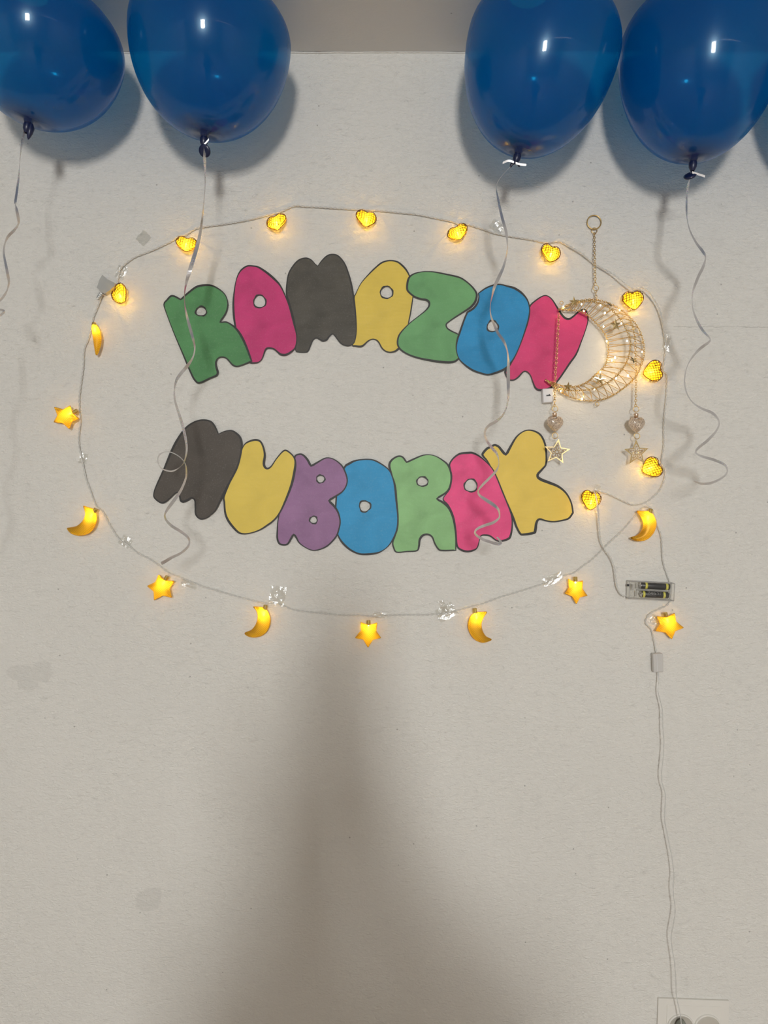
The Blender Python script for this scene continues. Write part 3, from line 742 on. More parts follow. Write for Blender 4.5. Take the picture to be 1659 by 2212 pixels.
cable([(1421, 1450, .008), (1423, 1465, .012), (1422.5, 1495, .016), (1428, 1520, .018), (1431, 1535, .018), (1432, 1570, .020), (1434, 1610, .020), (1431, 1650, .020), (1429, 1670, .020), (1430, 1690, .020), (1437, 1715, .021), (1437, 1735, .021), (1436, 1755, .021), (1436, 1775, .021), (1441, 1800, .021), (1446, 1825, .022), (1451, 1850, .023), (1455, 1880, .023), (1456, 1897, .023), (1454, 1912, .023), (1455, 1935, .024), (1458, 1955, .024), (1458, 1975, .024), (1453, 2005, .024), (1450, 2025, .024), (1452, 2050, .024), (1457, 2080, .025), (1460, 2120, .026), (1461, 2150, .027), (1466, 2175, .028), (1470, 2195, .028), (1472, 2222, .028)],
      'thin clear lead running down from the joint to the wall socket', 0.0004, 0.00062, 0.03)

# ------------------------------------------------------------------ tape pieces
def tape(px, py, w, h, rot, label, m=None, crumple=0.0016, base=0.0005, name='tape_piece'):
    rnd = random.Random(int(px * 7 + py))
    nx, ny = 7, 6; V = []; F = []
    M = Matrix.Rotation(rot, 3, 'Y'); c = W(px, py)
    for j in range(ny):
        for i in range(nx):
            u = (i / (nx - 1) - .5) * w * S; v = (j / (ny - 1) - .5) * h * S
            e = (i in (0, nx - 1)) + (j in (0, ny - 1))
            u += rnd.uniform(-1, 1) * w * S * .05; v += rnd.uniform(-1, 1) * h * S * .05
            p = M @ Vector((u, 0, v)); V.append((c.x + p.x, -(base + abs(rnd.gauss(0, 1)) * crumple), c.z + p.z))
    for j in range(ny - 1):
        for i in range(nx - 1):
            a = j * nx + i; F.append((a, a + 1, a + nx + 1, a + nx))
    n = len(V); V += [(x, y + 0.00006, z) for x, y, z in V]
    F += [tuple(k + n for k in f[::-1]) for f in F]
    return top(name, (V, F), m or M_tape, c, label, 'tape', 'clear tape holding the cables')
tape(600, 1286, 34, 40, 0.15, 'crumpled clear tape on the cable right of the lower-left moon light', crumple=.0011, base=.0045)
tape(963, 1322, 42, 30, -0.5, 'crumpled clear tape on the cable left of the right-hand moon light', crumple=.0011, base=.0045)
tape(957, 1308, 12, 26, -0.5, 'upright curl of clear tape above the bottom cable', crumple=.0011, base=.0045)
tape(820, 1328, 30, 13, 0.05, 'small clear tape on the cable right of the bottom star light', crumple=.0011, base=.0045)
tape(1192, 1251, 44, 20, -0.35, 'clear tape on the cable left of the star below the yellow K', crumple=.0011, base=.0045)
tape(1073, 491, 30, 22, 0.7, 'clear tape above the cable beside the third ribbon')
tape(1289, 1054, 13, 14, 0.3, 'tiny clear tape above the heart light at right of the yellow K', crumple=.0011)
tape(1438, 742, 16, 34, 0.2, 'clear tape on the cable right of the gold crescent', crumple=.0011, base=.0045)
tape(262, 588, 20, 28, 0.3, 'clear tape at the upper-left bend of the cable', crumple=.0006)
tape(272, 1170, 26, 22, 0.6, 'clear tape on the cable between the left moon and lower-left star lights', crumple=.0008)
tape(408, 1262, 34, 14, 0.35, 'clear tape on the cable right of the lower-left star light', crumple=.001)
tape(180, 990, 18, 22, 0.2, 'clear tape on the left cable below the star light', crumple=.0008)
tape(310, 515, 24, 26, 0.75, 'dull grey tape residue on bare wall above the heart cable', M_residue, 0.00015, 0.0003)
tape(1412, 1338, 16, 20, 0.3, 'tiny clear tape beside the star light under the battery box', crumple=.001)

# ------------------------------------------------------------------ heart lights
def heart_outline(w, h, n=4):
    R_ = [(0, 14.5), (3, 16.6), (8, 19.2), (14, 18.6), (19.5, 14.2), (22.4, 7), (21.6, -0.5), (17.2, -8), (10, -15.5), (4, -20.2), (0, -21.6)]
    P = R_ + [(-x, z) for x, z in R_[-2:0:-1]]
    return [(p[0] / 44.8 * w, p[1] / 41.0 * h) for p in crom([Vector(p) for p in P], n, True)]
HW, HH, HT = 45 * S, 41 * S, 0.0085
ho = heart_outline(HW, HH)
hd = [0.0]
def hsurf(x, z, T=HT, poly=ho):
    d = dist_poly((x, z), poly); u = 1 - min(1, d / (HW * .30)); return T * math.sqrt(max(0, 1 - u * u))
def heart_cage():
    out = [tube([Vector((x, 0, z)) for x, z in ho], 0.0006, 5, closed=True)]
    pit = 0.0041; wr = 0.00048
    for ax in (0, 1):
        lo = -0.03; k = 0
        while lo < 0.03:
            for sgn in (-1, 1):
                run = []; runs = []
                t = -0.025
                while t < 0.025:
                    # grid leaning a little, as woven
                    x, z = (lo + 0.10 * t, t) if ax == 0 else (t, lo + 0.10 * t)
                    if inside((x, z), ho): run.append(Vector((x, sgn * hsurf(x, z), z)))
                    elif run: runs.append(run); run = []
                    t += 0.0011
                if run: runs.append(run)
                for r in runs:
                    if len(r) > 3: out.append(tube(resample(r, step=0.0024), wr, 4, caps=False))
            lo += pit
    return join(*out)
cage_me = bpy.data.meshes.new('cage'); v, f = heart_cage(); cage_me.from_pydata(v, [], f); cage_me.materials.append(M_cage)
hv, hf = puff([(x * .93, z * .93) for x, z in ho], HT * .9, 0.0035)
heart_liner_me = bpy.data.meshes.new('glow_shell'); heart_liner_me.from_pydata(hv, [], hf); heart_liner_me.materials.append(M_heartglow)  # added liner to spread the glow; the real hearts are bare wire cages
for p in heart_liner_me.polygons: p.use_smooth = True
bulb_vf = lathe([(0.0001, -0.0042), (0.0013, -0.0036), (0.0018, -0.001), (0.0018, 0.003), (0.0012, 0.0045), (0.0001, 0.005)], 10)
bulb_me = bpy.data.meshes.new('led_bulb'); bulb_me.from_pydata(bulb_vf[0], [], bulb_vf[1]); bulb_me.materials.append(M_led)
cap_vf = lathe([(0.0001, 0.0), (0.0024, 0.0), (0.0026, 0.0012), (0.0026, 0.0034), (0.0016, 0.0042), (0.0001, 0.0042)], 12)
cap_me = bpy.data.meshes.new('cap'); cap_me.from_pydata(cap_vf[0], [], cap_vf[1]); cap_me.materials.append(M_cage)
bcap_vf = lathe([(0.0001, -0.004), (0.0034, -0.004), (0.0036, -0.003), (0.0036, 0.003), (0.0032, 0.0042), (0.0001, 0.0042)], 14)
bcap_me = bpy.data.meshes.new('brass_cap'); bcap_me.from_pydata(bcap_vf[0], [], bcap_vf[1]); bcap_me.materials.append(M_cap)
P_HEART, P_STAR = 0.26, 0.24
def lamp(parent, loc, power, col=(1.0, 0.74, 0.22), r=0.0022):
    l = bpy.data.lights.new('led_light', 'POINT'); l.energy = power; l.color = col; l.shadow_soft_size = r
    o = bpy.data.objects.new('led_light', l); COL.objects.link(o); o.parent = parent; o.location = loc
    return o
HEARTS = [
    (258, 636, 35, 40, -26, 'lit heart light beside the grey plug at upper left'),
    (403, 527, 43, 33, -6, 'lit heart light half hidden by the long looped ribbon'),
    (597, 480, 43, 35, -6, 'lit heart light above the magenta A and charcoal M, left of the topmost cable bend'),
    (791, 472, 43, 38, 0, 'topmost lit heart light, above the yellow A'),
    (989, 502, 42, 32, -8, 'lit heart light above the green Z'),
    (1190, 547, 43, 39, 6, 'lit heart light left of the gold hanging chain'),
    (1368, 648, 45, 41, -6, 'lit heart light at the upper right of the gold crescent'),
    (1411, 802, 44, 42, 76, 'lit heart light lying sideways right of the gold crescent'),
    (1408, 1010, 44, 44, 68, 'lit heart light beside the right dangling gold star'),
    (1277, 1080, 44, 41, 10, 'lit heart light right of the yellow K, cable across its front'),
]
for i, (px, py, w, h, roll, lab) in enumerate(HEARTS):
    yaw = math.acos(min(1, w / 45)) * (1 if i % 2 else -1); pit = -math.acos(min(1, h / 41.5))
    d = 0.0135 if i < 6 else 0.014
    t = thing('heart_light', lab, 'string light', W(px, py, d), 'heart string lights')
    R3 = Matrix.Rotation(math.radians(roll), 3, 'Y') @ Matrix.Rotation(pit, 3, 'X') @ Matrix.Rotation(yaw, 3, 'Z')
    t.rotation_euler = R3.to_euler()
    link('cage', cage_me, None, t); link('glow_shell', heart_liner_me, None, t)
    link('led_bulb', bulb_me, None, t, (0, 0.0, -0.004))
    link('cap', cap_me, None, t, (0, 0, HH * 0.30))
    lamp(t, (0, -0.0005, -0.006), P_HEART)

# ------------------------------------------------------------------ star and moon lights
def gauze_light(name, outline, cap, bulb, T, label, group, cat='string light', d=0.0135, cap_rot=0.0, power=P_STAR):
    cx = sum(p[0] for p in outline) / len(outline); cy = sum(p[1] for p in outline) / len(outline)
    base = W(cx, cy, d); k = S * (1 - d / D)
    t = thing(name, label, cat, base, group)
    poly = [((x - cx) * k, -(y - cy) * k) for x, y in outline]
    part('glow_shell', puff(poly, T, 0.0028), M_gauze, t, True, world=False)
    part('rim_wire', tube([Vector((x, 0, z)) for x, z in poly], 0.00045, 5, closed=True), M_rim, t, True, world=False)
    c = link('cap', bcap_me, None, t, ((cap[0] - cx) * k, 0, -(cap[1] - cy) * k)); c.rotation_euler = (0, cap_rot, 0)
    link('led_bulb', bulb_me, None, t, ((bulb[0] - cx) * k, 0, -(bulb[1] - cy) * k)).rotation_euler = (0, cap_rot, 0)
    lamp(t, ((bulb[0] - cx) * k, -0.0005, -(bulb[1] - cy) * k), power)
    return t
def star_outline(tips, c, ratio=0.60):
    """rounded five-point star through given tip pixels"""
    n = len(tips); P = []
    for i in range(n):
        a = Vector(tips[i]); b = Vector(tips[(i + 1) % n]); cc = Vector(c)
        P.append(tips[i]); m = (a + b) / 2; P.append(tuple(cc + (m - cc) * ratio * 1.18))
    out = []
    N = len(P)
    for i in range(N):
        a, b, e = Vector(P[i - 1]), Vector(P[i]), Vector(P[(i + 1) % N])
        q = 0.12
        out += [tuple(b.lerp(a, q)), tuple(b.lerp(a, q * .35).lerp(b.lerp(e, q * .35), .3)), tuple(b.lerp(e, q * .35).lerp(b.lerp(a, q * .35), .3)), tuple(b.lerp(e, q))]
    return out
STARS = [
    ([(117, 879), (152, 876), (171, 904), (150, 927), (116, 912)], (143, 901), (163, 889), (150, 894), 1.0, 'lit gauze star light at the far left of the cable'),
    ([(343, 1241), (377, 1255), (371, 1291), (333, 1297), (318, 1266)], (348, 1268), (359, 1249), (353, 1260), 0.5, 'lit gauze star light below the end of the looped ribbon'),
    ([(779, 1344), (815, 1345), (823, 1378), (795, 1399), (767, 1378)], (796, 1366), (796, 1345), (796, 1356), 0.0, 'lit gauze star light at the bottom centre of the oval'),
    ([(1227, 1250), (1259, 1254), (1269, 1287), (1245, 1305), (1220, 1282)], (1243, 1275), (1243, 1251), (1243, 1263), -0.05, 'lit gauze star light below the yellow K, left of the battery box'),
    ([(1419, 1331), (1457, 1324), (1477, 1356), (1451, 1381), (1416, 1363)], (1445, 1351), (1438, 1328), (1442, 1341), -0.25, 'lit gauze star light just under the battery box'),
]
for tips, c, cap, bulb, rot, lab in STARS:
    gauze_light('star_light', star_outline(tips, c), cap, bulb, 0.0085, lab, 'star string lights', cap_rot=rot)
def moon_outline(pts): return [tuple(p) for p in crom([Vector(p) for p in pts], 3, True)]
MOONS = [
    ([(200, 698), (206, 699), (213, 708), (218, 722), (219, 736), (216, 752), (211, 765), (207, 766), (204, 750), (201, 730), (198, 708)], (203, 702), (205, 712), 0.0, 0.006, 'narrow lit moon light seen edge-on below the grey plug'),
    ([(180, 1093), (190, 1096), (203, 1100), (208, 1110), (209, 1124), (203, 1141), (190, 1153), (170, 1157), (153, 1152), (145, 1142), (149, 1140), (165, 1137), (178, 1126), (184, 1113), (183, 1102)], (205, 1103), (197, 1114), 0.5, 0.007, 'lit crescent moon light at the lower left of the oval'),
    ([(547, 1311), (558, 1311), (571, 1313), (580, 1324), (584, 1342), (578, 1362), (564, 1374), (546, 1377), (533, 1373), (529, 1367), (543, 1361), (553, 1348), (557, 1331), (553, 1318)], (573, 1312), (570, 1326), 0.1, 0.007, 'lit crescent moon light at bottom left of the bottom-centre star'),
    ([(1052, 1322), (1040, 1322), (1027, 1323), (1016, 1332), (1011, 1349), (1014, 1365), (1024, 1380), (1040, 1388), (1054, 1386), (1062, 1381), (1050, 1375), (1042, 1362), (1040, 1346), (1045, 1333)], (1026, 1319), (1029, 1332), -0.1, 0.007, 'lit crescent moon light right of the bottom-centre star'),
    ([(1375, 1104), (1388, 1104), (1403, 1105), (1413, 1116), (1418, 1132), (1412, 1151), (1398, 1165), (1380, 1169), (1368, 1166), (1362, 1161), (1376, 1157), (1386, 1146), (1389, 1130), (1383, 1115)], (1405, 1104), (1400, 1119), 0.2, 0.007, 'lit crescent moon light above the battery box'),
]
for pts, cap, bulb, rot, T, lab in MOONS:
    gauze_light('moon_light', moon_outline(pts), cap, bulb, T, lab, 'moon string lights', cap_rot=rot)

# ------------------------------------------------------------------ gold crescent ornament
orn = thing('crescent_ornament', 'gold wire crescent with tiny lights, hanging chains and dangling stars', 'wall ornament', W(1287, 866, 0.0))
def P4(pts): return [(1080 + x * .1989, 580 + y * .1989) for x, y in pts]
outer = P4([(645, 445), (760, 385), (900, 345), (1050, 340), (1200, 385), (1330, 460), (1440, 560), (1510, 660), (1555, 790), (1565, 930), (1530, 1060), (1470, 1180), (1340, 1300), (1180, 1400), (1020, 1435), (870, 1425), (740, 1385), (620, 1310), (505, 1215)])
inner = P4([(645, 445), (760, 455), (850, 460), (950, 510), (1040, 590), (1110, 670), (1160, 760), (1178, 860), (1165, 980), (1130, 1070), (1040, 1150), (950, 1230), (830, 1280), (700, 1280), (600, 1250), (505, 1215)])
mid = P4([(645, 445), (760, 400), (930, 352), (1100, 385), (1200, 440), (1300, 540), (1370, 660), (1410, 770), (1412, 880), (1385, 990), (1330, 1090), (1240, 1190), (1130, 1260), (1000, 1310), (850, 1325), (700, 1318), (600, 1270), (505, 1215)])
def rail(pts, dfun, n=120):
    C = crom([Vector((x, y)) for x, y in pts], 6); C = resample(C, n=n)
    return [W(p[0], p[1], dfun(i / (n - 1))) for i, p in enumerate(C)]
rO = rail(outer, lambda t: 0.013); rI = rail(inner, lambda t: 0.013); rM = rail(mid, lambda t: 0.014 + 0.019 * math.sin(math.pi * t) ** 0.7)
part('rail_chain', chain(rO, 0.0044, 0.0030, 0.00058), M_gold, orn, True)
part('rail_chain', chain(rI, 0.0044, 0.0030, 0.00058), M_gold, orn, True)
part('rail_chain', chain(rM, 0.0044, 0.0030, 0.00058), M_gold, orn, True)
NW = 31
for i in range(2, NW - 1):
    t = i / NW; j = int(t * 119); j2 = min(119, int((t + 0.012) * 119)); j3 = min(119, int((t + 0.5 / NW) * 119))
    a, m_, b = rI[j], rM[j2], rO[min(119, j2 + 1)]
    mp = (a + m_) / 2 + Vector((0, -0.003, 0.0)); mq = (m_ + b) / 2 + Vector((0, -0.002, 0))
    part('wrap_wire', twist(crom([a, mp, m_, mq, b], 5), 0.00038, 0.00036, 0.0035, 4), M_gold, orn, True)
    c = rI[j3]                                   # return strand behind, from outer rail to next inner point
    part('wrap_wire', twist(crom([b, (b + c) / 2 + Vector((0, 0.004, 0)), c], 5), 0.0003, 0.0003, 0.0035, 4), M_gold, orn, True)
def flat_star(c, R_, r_, rot, tilt, thick=0.0006):
    poly = []
    for k in range(10):
        a = math.pi / 2 + rot + k * math.pi / 5; q = R_ if k % 2 == 0 else r_
        poly.append((q * math.cos(a), q * math.sin(a)))
    n = 10
    V = [(0, -thick, 0)] + [(x, 0, z) for x, z in poly] + [(0, thick, 0)]
    F = [(0, 1 + k, 1 + (k + 1) % n) for k in range(n)] + [(11, 1 + (k + 1) % n, 1 + k) for k in range(n)]
    M = Matrix.Translation(c) @ Euler((tilt[0], 0, tilt[1])).to_matrix().to_4x4()
    return xform((V, F), M)
SEQ = [(805, 362, 58, .15, (.2, .2)), (1195, 390, 48, .5, (-.6, .5)), (1255, 612, 68, .12, (.1, .25)), (1450, 995, 54, .3, (-.5, .4)), (1085, 1208, 66, -.12, (.2, -.2)), (738, 1282, 54, .1, (.5, .3)), (1380, 850, 40, .4, (1.0, .4))]
for x, y, r, rot, tl in SEQ[:6]:
    part('star_sequin', flat_star(W(1080 + x * .1989, 580 + y * .1989, 0.036), r * .1989 * S, r * .1989 * S * .40, rot, tl), M_goldplate, orn)
LED = [(690, 415), (885, 388), (1090, 400), (1140, 485), (1300, 450), (1125, 630), (1320, 597), (1160, 790), (1380, 787), (1545, 905), (1250, 968), (1215, 1000), (1090, 1122), (1390, 1165), (1260, 1190), (1025, 1312), (890, 1418), (660, 1332), (912, 462)]
BIG = {10, 13, 16, 14, 3}
for i, (x, y) in enumerate(LED):
    r = 0.0017 if i in BIG else 0.00125
    c = W(1080 + x * .1989, 580 + y * .1989, 0.024)
    M = Matrix.Translation(c)
    part('fairy_led', lathe([(0.0001, -r * 1.3), (r * .8, -r * .8), (r, 0), (r * .7, r * .9), (0.0001, r * 1.4)], 8, M), M_ledw, orn, True)
for (x, y, p) in ((1250, 960, .010), (900, 1400, .008), (690, 430, .006), (1240, 1200, .008), (1160, 790, .006), (1300, 450, .006), (1090, 1122, .004), (655, 1335, .006), (1400, 1100, .004)):
    lamp(orn, W(1080 + x * .1989, 580 + y * .1989, 0.020) - orn.location, p, (1.0, 0.72, 0.36), 0.002)
# hanger
part('hanging_ring', ring(W(1283.5, 480, .004), 15 * S, 0.0010, n=28), M_gold, orn, True)
part('link_ring', ring(W(1284, 498, .004), 6 * S, 0.0006), M_gold, orn, True)
part('chain', chain([W(1284, 505, .005), W(1285, 560, .016), W(1286, 613, .014)], 0.0052, 0.0036, 0.00055), M_gold, orn, True)
part('link_ring', ring(W(1287, 622, .013), 6 * S, 0.0006), M_gold, orn, True)
part('chain', chain([W(1287, 630, .013), W(1288, 646, .014)], 0.0048, 0.0034, 0.00055), M_gold, orn, True)
part('link_ring', ring(W(1290, 873, .013), 4 * S, 0.0006), M_gold, orn, True)
part('link_ring', ring(W(1213, 654, .014), 3.5 * S, 0.0006), M_gold, orn, True)
part('link_ring', ring(W(1359, 670, .016), 3.5 * S, 0.0006), M_gold, orn, True)
def filigree_star(c, R_, rot, yaw):
    """pierced five-point star: rim, centre ring, petals and cell bars"""
    tips = []; val = []
    for k in range(5):
        a = math.pi / 2 + rot + k * 2 * math.pi / 5; tips.append(Vector((R_ * math.cos(a), R_ * math.sin(a))))
        b = a + math.pi / 5; val.append(Vector((R_ * .45 * math.cos(b), R_ * .45 * math.sin(b))))
    outl = []; inn = []
    for k in range(5): outl += [tips[k], val[k]]
    th = 0.0004
    V, F = [], []
    for p in outl: V += [(p[0], -th, p[1]), (p[0], th, p[1])]
    nO = len(V)
    for i, p in enumerate(outl):
        q = p * (0.78 if i % 2 == 0 else 0.84); V += [(q[0], -th, q[1]), (q[0], th, q[1])]
    for i in range(10):
        j = (i + 1) % 10
        F += [(2 * i, 2 * j, nO + 2 * j, nO + 2 * i), (2 * i + 1, nO + 2 * i + 1, nO + 2 * j + 1, 2 * j + 1), (2 * i, 2 * i + 1, 2 * j + 1, 2 * j), (nO + 2 * i, nO + 2 * j, nO + 2 * j + 1, nO + 2 * i + 1)]
    parts = [(V, F), ring((0, 0, 0), R_ * .13, 0.0004, n=14, sides=5)]
    for k in range(5):
        for v, s0, s1, w in ((tips[k], .13, .44, .085), (tips[k], .46, .68, .05), (val[k], .28, .88, .07)):
            u = v.normalized(); L_ = v.length; n_ = Vector((-u.y, u.x))
            P = []
            for i in range(12):
                a = 2 * math.pi * i / 12
                q = u * L_ * ((s0 + s1) / 2 + (s1 - s0) / 2 * math.cos(a)) + n_ * R_ * w * math.sin(a)
                P.append(Vector((q.x, 0, q.y)))
            parts.append(tube(P, 0.00034, 4, closed=True))
        u = tips[k]; n_ = Vector((-u.y, u.x)).normalized()
        for f in (.46, .70):
            a = u * f + n_ * R_ * .11 * (1 - f) * 2; b = u * f - n_ * R_ * .11 * (1 - f) * 2
            parts.append(tube([Vector((a.x, 0, a.y)), Vector((b.x, 0, b.y))], 0.0003, 4))
    M = Matrix.Translation(c) @ Euler((0, 0, yaw)).to_matrix().to_4x4()
    return xform(join(*parts), M)
def heart_bead(c, yaw):
    o = [(x, z) for x, z in heart_outline(37 * S, 33 * S, 3)]
    M = Matrix.Translation(c) @ Euler((0, 0, yaw)).to_matrix().to_4x4()
    return xform(puff(o, 0.010, 0.003), M)
def rose_mat():
    m, N, L, b = mat('rose_gold_mesh')
    b.inputs['Base Color'].default_value = (0.78, 0.58, 0.42, 1); b.inputs['Metallic'].default_value = 0.5; b.inputs['Roughness'].default_value = 0.3
    tc = N.new('ShaderNodeTexCoord'); vo = N.new('ShaderNodeTexVoronoi'); vo.inputs['Scale'].default_value = 620; vo.feature = 'DISTANCE_TO_EDGE'
    L.new(tc.outputs['Object'], vo.inputs['Vector'])
    k = ramp(N, L, vo.outputs['Distance'], [(0.08, 0.0), (0.3, 1.0)])
    L.new(mixc(N, L, k, (0.98, 0.84, 0.70, 1), (0.45, 0.32, 0.22, 1)), b.inputs['Base Color'])
    bp = N.new('ShaderNodeBump'); bp.inputs['Strength'].default_value = 1.0; bp.inputs['Distance'].default_value = 0.001; bp.invert = True
    L.new(k, bp.inputs['Height']); L.new(bp.outputs[0], b.inputs['Normal']); return m
M_bead = rose_mat()
for (top_pts, ringp, capp, beadp, ring2, starp, rot, yaw, d) in (
    ([(1207, 679), (1204, 740), (1201, 790), (1199, 822), (1198, 876)], (1199, 883), (1198, 896), (1199, 915), (1199, 941), (1203, 976), -0.13, -0.25, 0.026),
    ([(1361, 690), (1370, 720), (1373, 760), (1374, 820), (1373, 876)], (1374, 884), (1374, 898), (1375, 917), (1376, 942), (1375, 978), 0.04, 0.1, 0.024)):
    part('chain', chain(crom([W(x, y, d) for x, y in top_pts], 5), 0.0052, 0.0036, 0.00055), M_gold, orn, True)
    part('link_ring', ring(W(*ringp, d), 6.2 * S, 0.0006), M_gold, orn, True)
    part('bead_cap', lathe([(0.0001, 0.0035), (0.0036, 0.0035), (0.0040, 0.0028), (0.0036, -0.0035), (0.0001, -0.0035)], 14, Matrix.Translation(W(*capp, d))), M_rose, orn, True)
    part('heart_bead', heart_bead(W(*beadp, d), 0.2), M_bead, orn, True)
    part('link_ring', ring(W(*ring2, d), 6.2 * S, 0.0006), M_gold, orn, True)
    part('filigree_star', filigree_star(W(*starp, d), 28 * S, rot, yaw), M_goldplate, orn)
# its little white switch box
sb = Vector((0, 0, 0)); c = W(1180.5, 857, 0.0)
Mx = Matrix.Translation(c + Vector((0, -0.008, 0))) @ Matrix.Rotation(-0.06, 4, 'Y')
swb = part('switch_box', xform(bevel_box((0, 0, 0), (23 * S, 0.013, 30 * S), 0.0012), Mx), M_white, orn)
part('switch_slot', xform(join(box((0, -0.0066, -0.0002), (9 * S, 0.0006, 2.6 * S)), box((0.0016, -0.0066, 0.0012), (2 * S, 0.0006, 2.6 * S))), Mx), M_dark, swb)

# ------------------------------------------------------------------ battery box and cells
BC = W(1400, 1274.5, 0.0); ang = 0.05
def BL(x, y, d): # box-local pixels (right, down) -> world
    ca, sa = math.cos(ang), math.sin(ang)
    return W(1400 + x * ca - y * sa, 1274.5 + x * sa + y * ca, d)
bx = thing('battery_box', 'clear plastic battery box holding two cells on the right-hand wall', 'battery box', BC + Vector((0, 0, -19 * S)))
Mb = Matrix.Translation(BC + Vector((0, -0.0092, 0))) @ Matrix.Rotation(ang, 4, 'Y')
cs = part('case', xform(bevel_box((0, 0, 0), (96 * S, 0.0156, 37 * S), 0.0014), Mb), M_case, bx)
edges = []
hx, hz = 48 * S, 18.5 * S
for yy in (-0.0078, 0.0074):
    P = [(-hx, yy, -hz), (hx, yy, -hz), (hx, yy, hz), (-hx, yy, hz)]
    for a, b in zip(P, P[1:] + P[:1]): edges.append(tube([a, b], 0.0007, 5))
for (x_, z_) in ((-hx, -hz), (hx, -hz), (hx, hz), (-hx, hz)): edges.append(tube([(x_, -0.0078, z_), (x_, 0.0074, z_)], 0.0007, 5))
part('case_rim', xform(join(*edges), Mb), M_caseedge, bx, True)
part('divider', xform(box((8 * S, 0.001, 0), (70 * S, 0.011, 0.0008)), Mb), M_caseedge, bx)
part('slide_switch', xform(bevel_box((-48.2 * S, -0.002, 9.5 * S), (0.0042, 0.004, 0.0034), 0.0004), Mb), M_dark, cs)
part('contact_plate', xform(join(box((-39 * S, 0.0, 6 * S), (3 * S, 0.009, 12 * S)), box((-29 * S, 0.0, 9 * S), (0.0008, 0.008, 11 * S)), box((-30 * S, 0.0, -8 * S), (0.0008, 0.008, 11 * S))), Mb), M_silver, bx)
def battery(x0, x1, yc, bands, label, text=None):
    L_ = (x1 - x0) * S; r = 7.1 * S
    base = BL((x0 + x1) / 2, yc, 0.0085)
    t = thing('battery', label, 'battery', base + Vector((0, 0, -r)), 'cells in the battery box')
    M = Matrix.Translation(base) @ Matrix.Rotation(ang, 4, 'Y') @ Matrix.Rotation(math.pi / 2, 4, 'Y')
    slv = part('sleeve', lathe([(0.0001, -L_ / 2), (r * .94, -L_ / 2), (r, -L_ / 2 + .0006), (r, L_ / 2 - .0006), (r * .94, L_ / 2), (0.0001, L_ / 2)], 24, M), M_batt, t, True)
    part('terminal', lathe([(r * .92, -L_ / 2 - .0001), (r * .9, -L_ / 2 - .0008), (r * .38, -L_ / 2 - .001), (r * .36, -L_ / 2 - .0028), (0.0001, -L_ / 2 - .003)], 16, M), M_silver, t, True)
    for (b0, b1) in bands:
        z0 = (b0 - (x0 + x1) / 2) * S; z1 = (b1 - (x0 + x1) / 2) * S
        part('yellow_band', lathe([(r * .99, z0), (r * 1.012, z0), (r * 1.012, z1), (r * .99, z1)], 24, M), M_band, slv, True)
    if text:
        cu = bpy.data.curves.new('printed_word', 'FONT'); cu.body = text; cu.size = 12.2 * S; cu.extrude = 0.00005; cu.space_character = 1.08
        o = bpy.data.objects.new('tmp_word', cu); COL.objects.link(o)
        bpy.context.view_layer.update()
        me = bpy.data.meshes.new_from_object(o.evaluated_get(bpy.context.evaluated_depsgraph_get()))
        bpy.data.objects.remove(o)
        V = []
        wid = max(v.co.x for v in me.vertices)
        for v in me.vertices:
            # wrap the print round the sleeve
            s = (v.co.y + 0.6 * S) / r; V.append((v.co.x - wid / 2 - 2.5 * S, -(r + 0.00012) * math.cos(s), (r + 0.00012) * math.sin(s)))
        F = [tuple(p.vertices) for p in me.polygons]
        bpy.data.meshes.remove(me)
        part('printed_word', xform((V, F), Matrix.Translation(base) @ Matrix.Rotation(ang, 4, 'Y')), M_print, slv)
        P = []
        for i in range(8):
            s = -0.36; P.append(((-18 + 30 * i / 7 * .6) * S, -(r + 0.0001) * math.cos(s), (r + 0.0001) * math.sin(s)))
        part('printed_line', xform(tube(P, 0.00018, 4), Matrix.Translation(base) @ Matrix.Rotation(ang, 4, 'Y')), M_print, slv)
    return t
battery(-17, 45, -9.2, [(-8, -3), (36, 41)], 'upper black battery with yellow bands in the clear box')
battery(-14, 43, 9.2, [(-12.5, -7.5), (31, 36)], 'lower black battery printed with a grey word in the clear box', 'Beshr')

# joint block on the lead
jt = top('cable_joint', xform(bevel_box((0, 0, 0), (22 * S, 0.010, 40 * S), 0.0016), Matrix.Translation(W(1420, 1431, 0.0075)) @ Matrix.Rotation(-0.03, 4, 'Y')), M_joint, W(1420, 1451, 0), 'milky plastic cable joint below the star under the battery box', 'cable joint')
part('seam', xform(box((-0.0026, -0.0051, 0), (0.0006, 0.0005, 36 * S)), Matrix.Translation(W(1420, 1431, 0.0075)) @ Matrix.Rotation(-0.03, 4, 'Y')), M_white, jt)
# grey plug at upper left
def c1(x, y): return (190 + x / 5.53, 420 + y / 5.53)
pl = [c1(*p) for p in [(205, 988), (268, 1043), (352, 1083), (350, 1120), (300, 1168), (232, 1212), (196, 1196), (140, 1140), (170, 1050)]]
pg = thing('cable_plug', 'grey translucent plug joining the cables at upper left', 'plug', W(231, 640, 0))
poly = [(lambda q: (q.x, q.z))(W(x, y, 0.0)) for x, y in pl]
pbd = part('plug_body', slab(poly, [], 0.006, lambda x, z: -0.0125, 0.0115), M_plug, pg)
a = W(219.5, 634, 0.007); b = W(212.5, 644, 0.007); ax = (b - a)
nk = []
for k in range(4):
    p = a + ax * (k / 3.0); q = p + ax.normalized() * 0.0013
    nk.append(tube([p, q], 0.0050 - 0.0005 * k, 12))
nk.append(tube([a, b], 0.0034, 10))
part('ribbed_neck', join(*nk), M_plug, pbd)

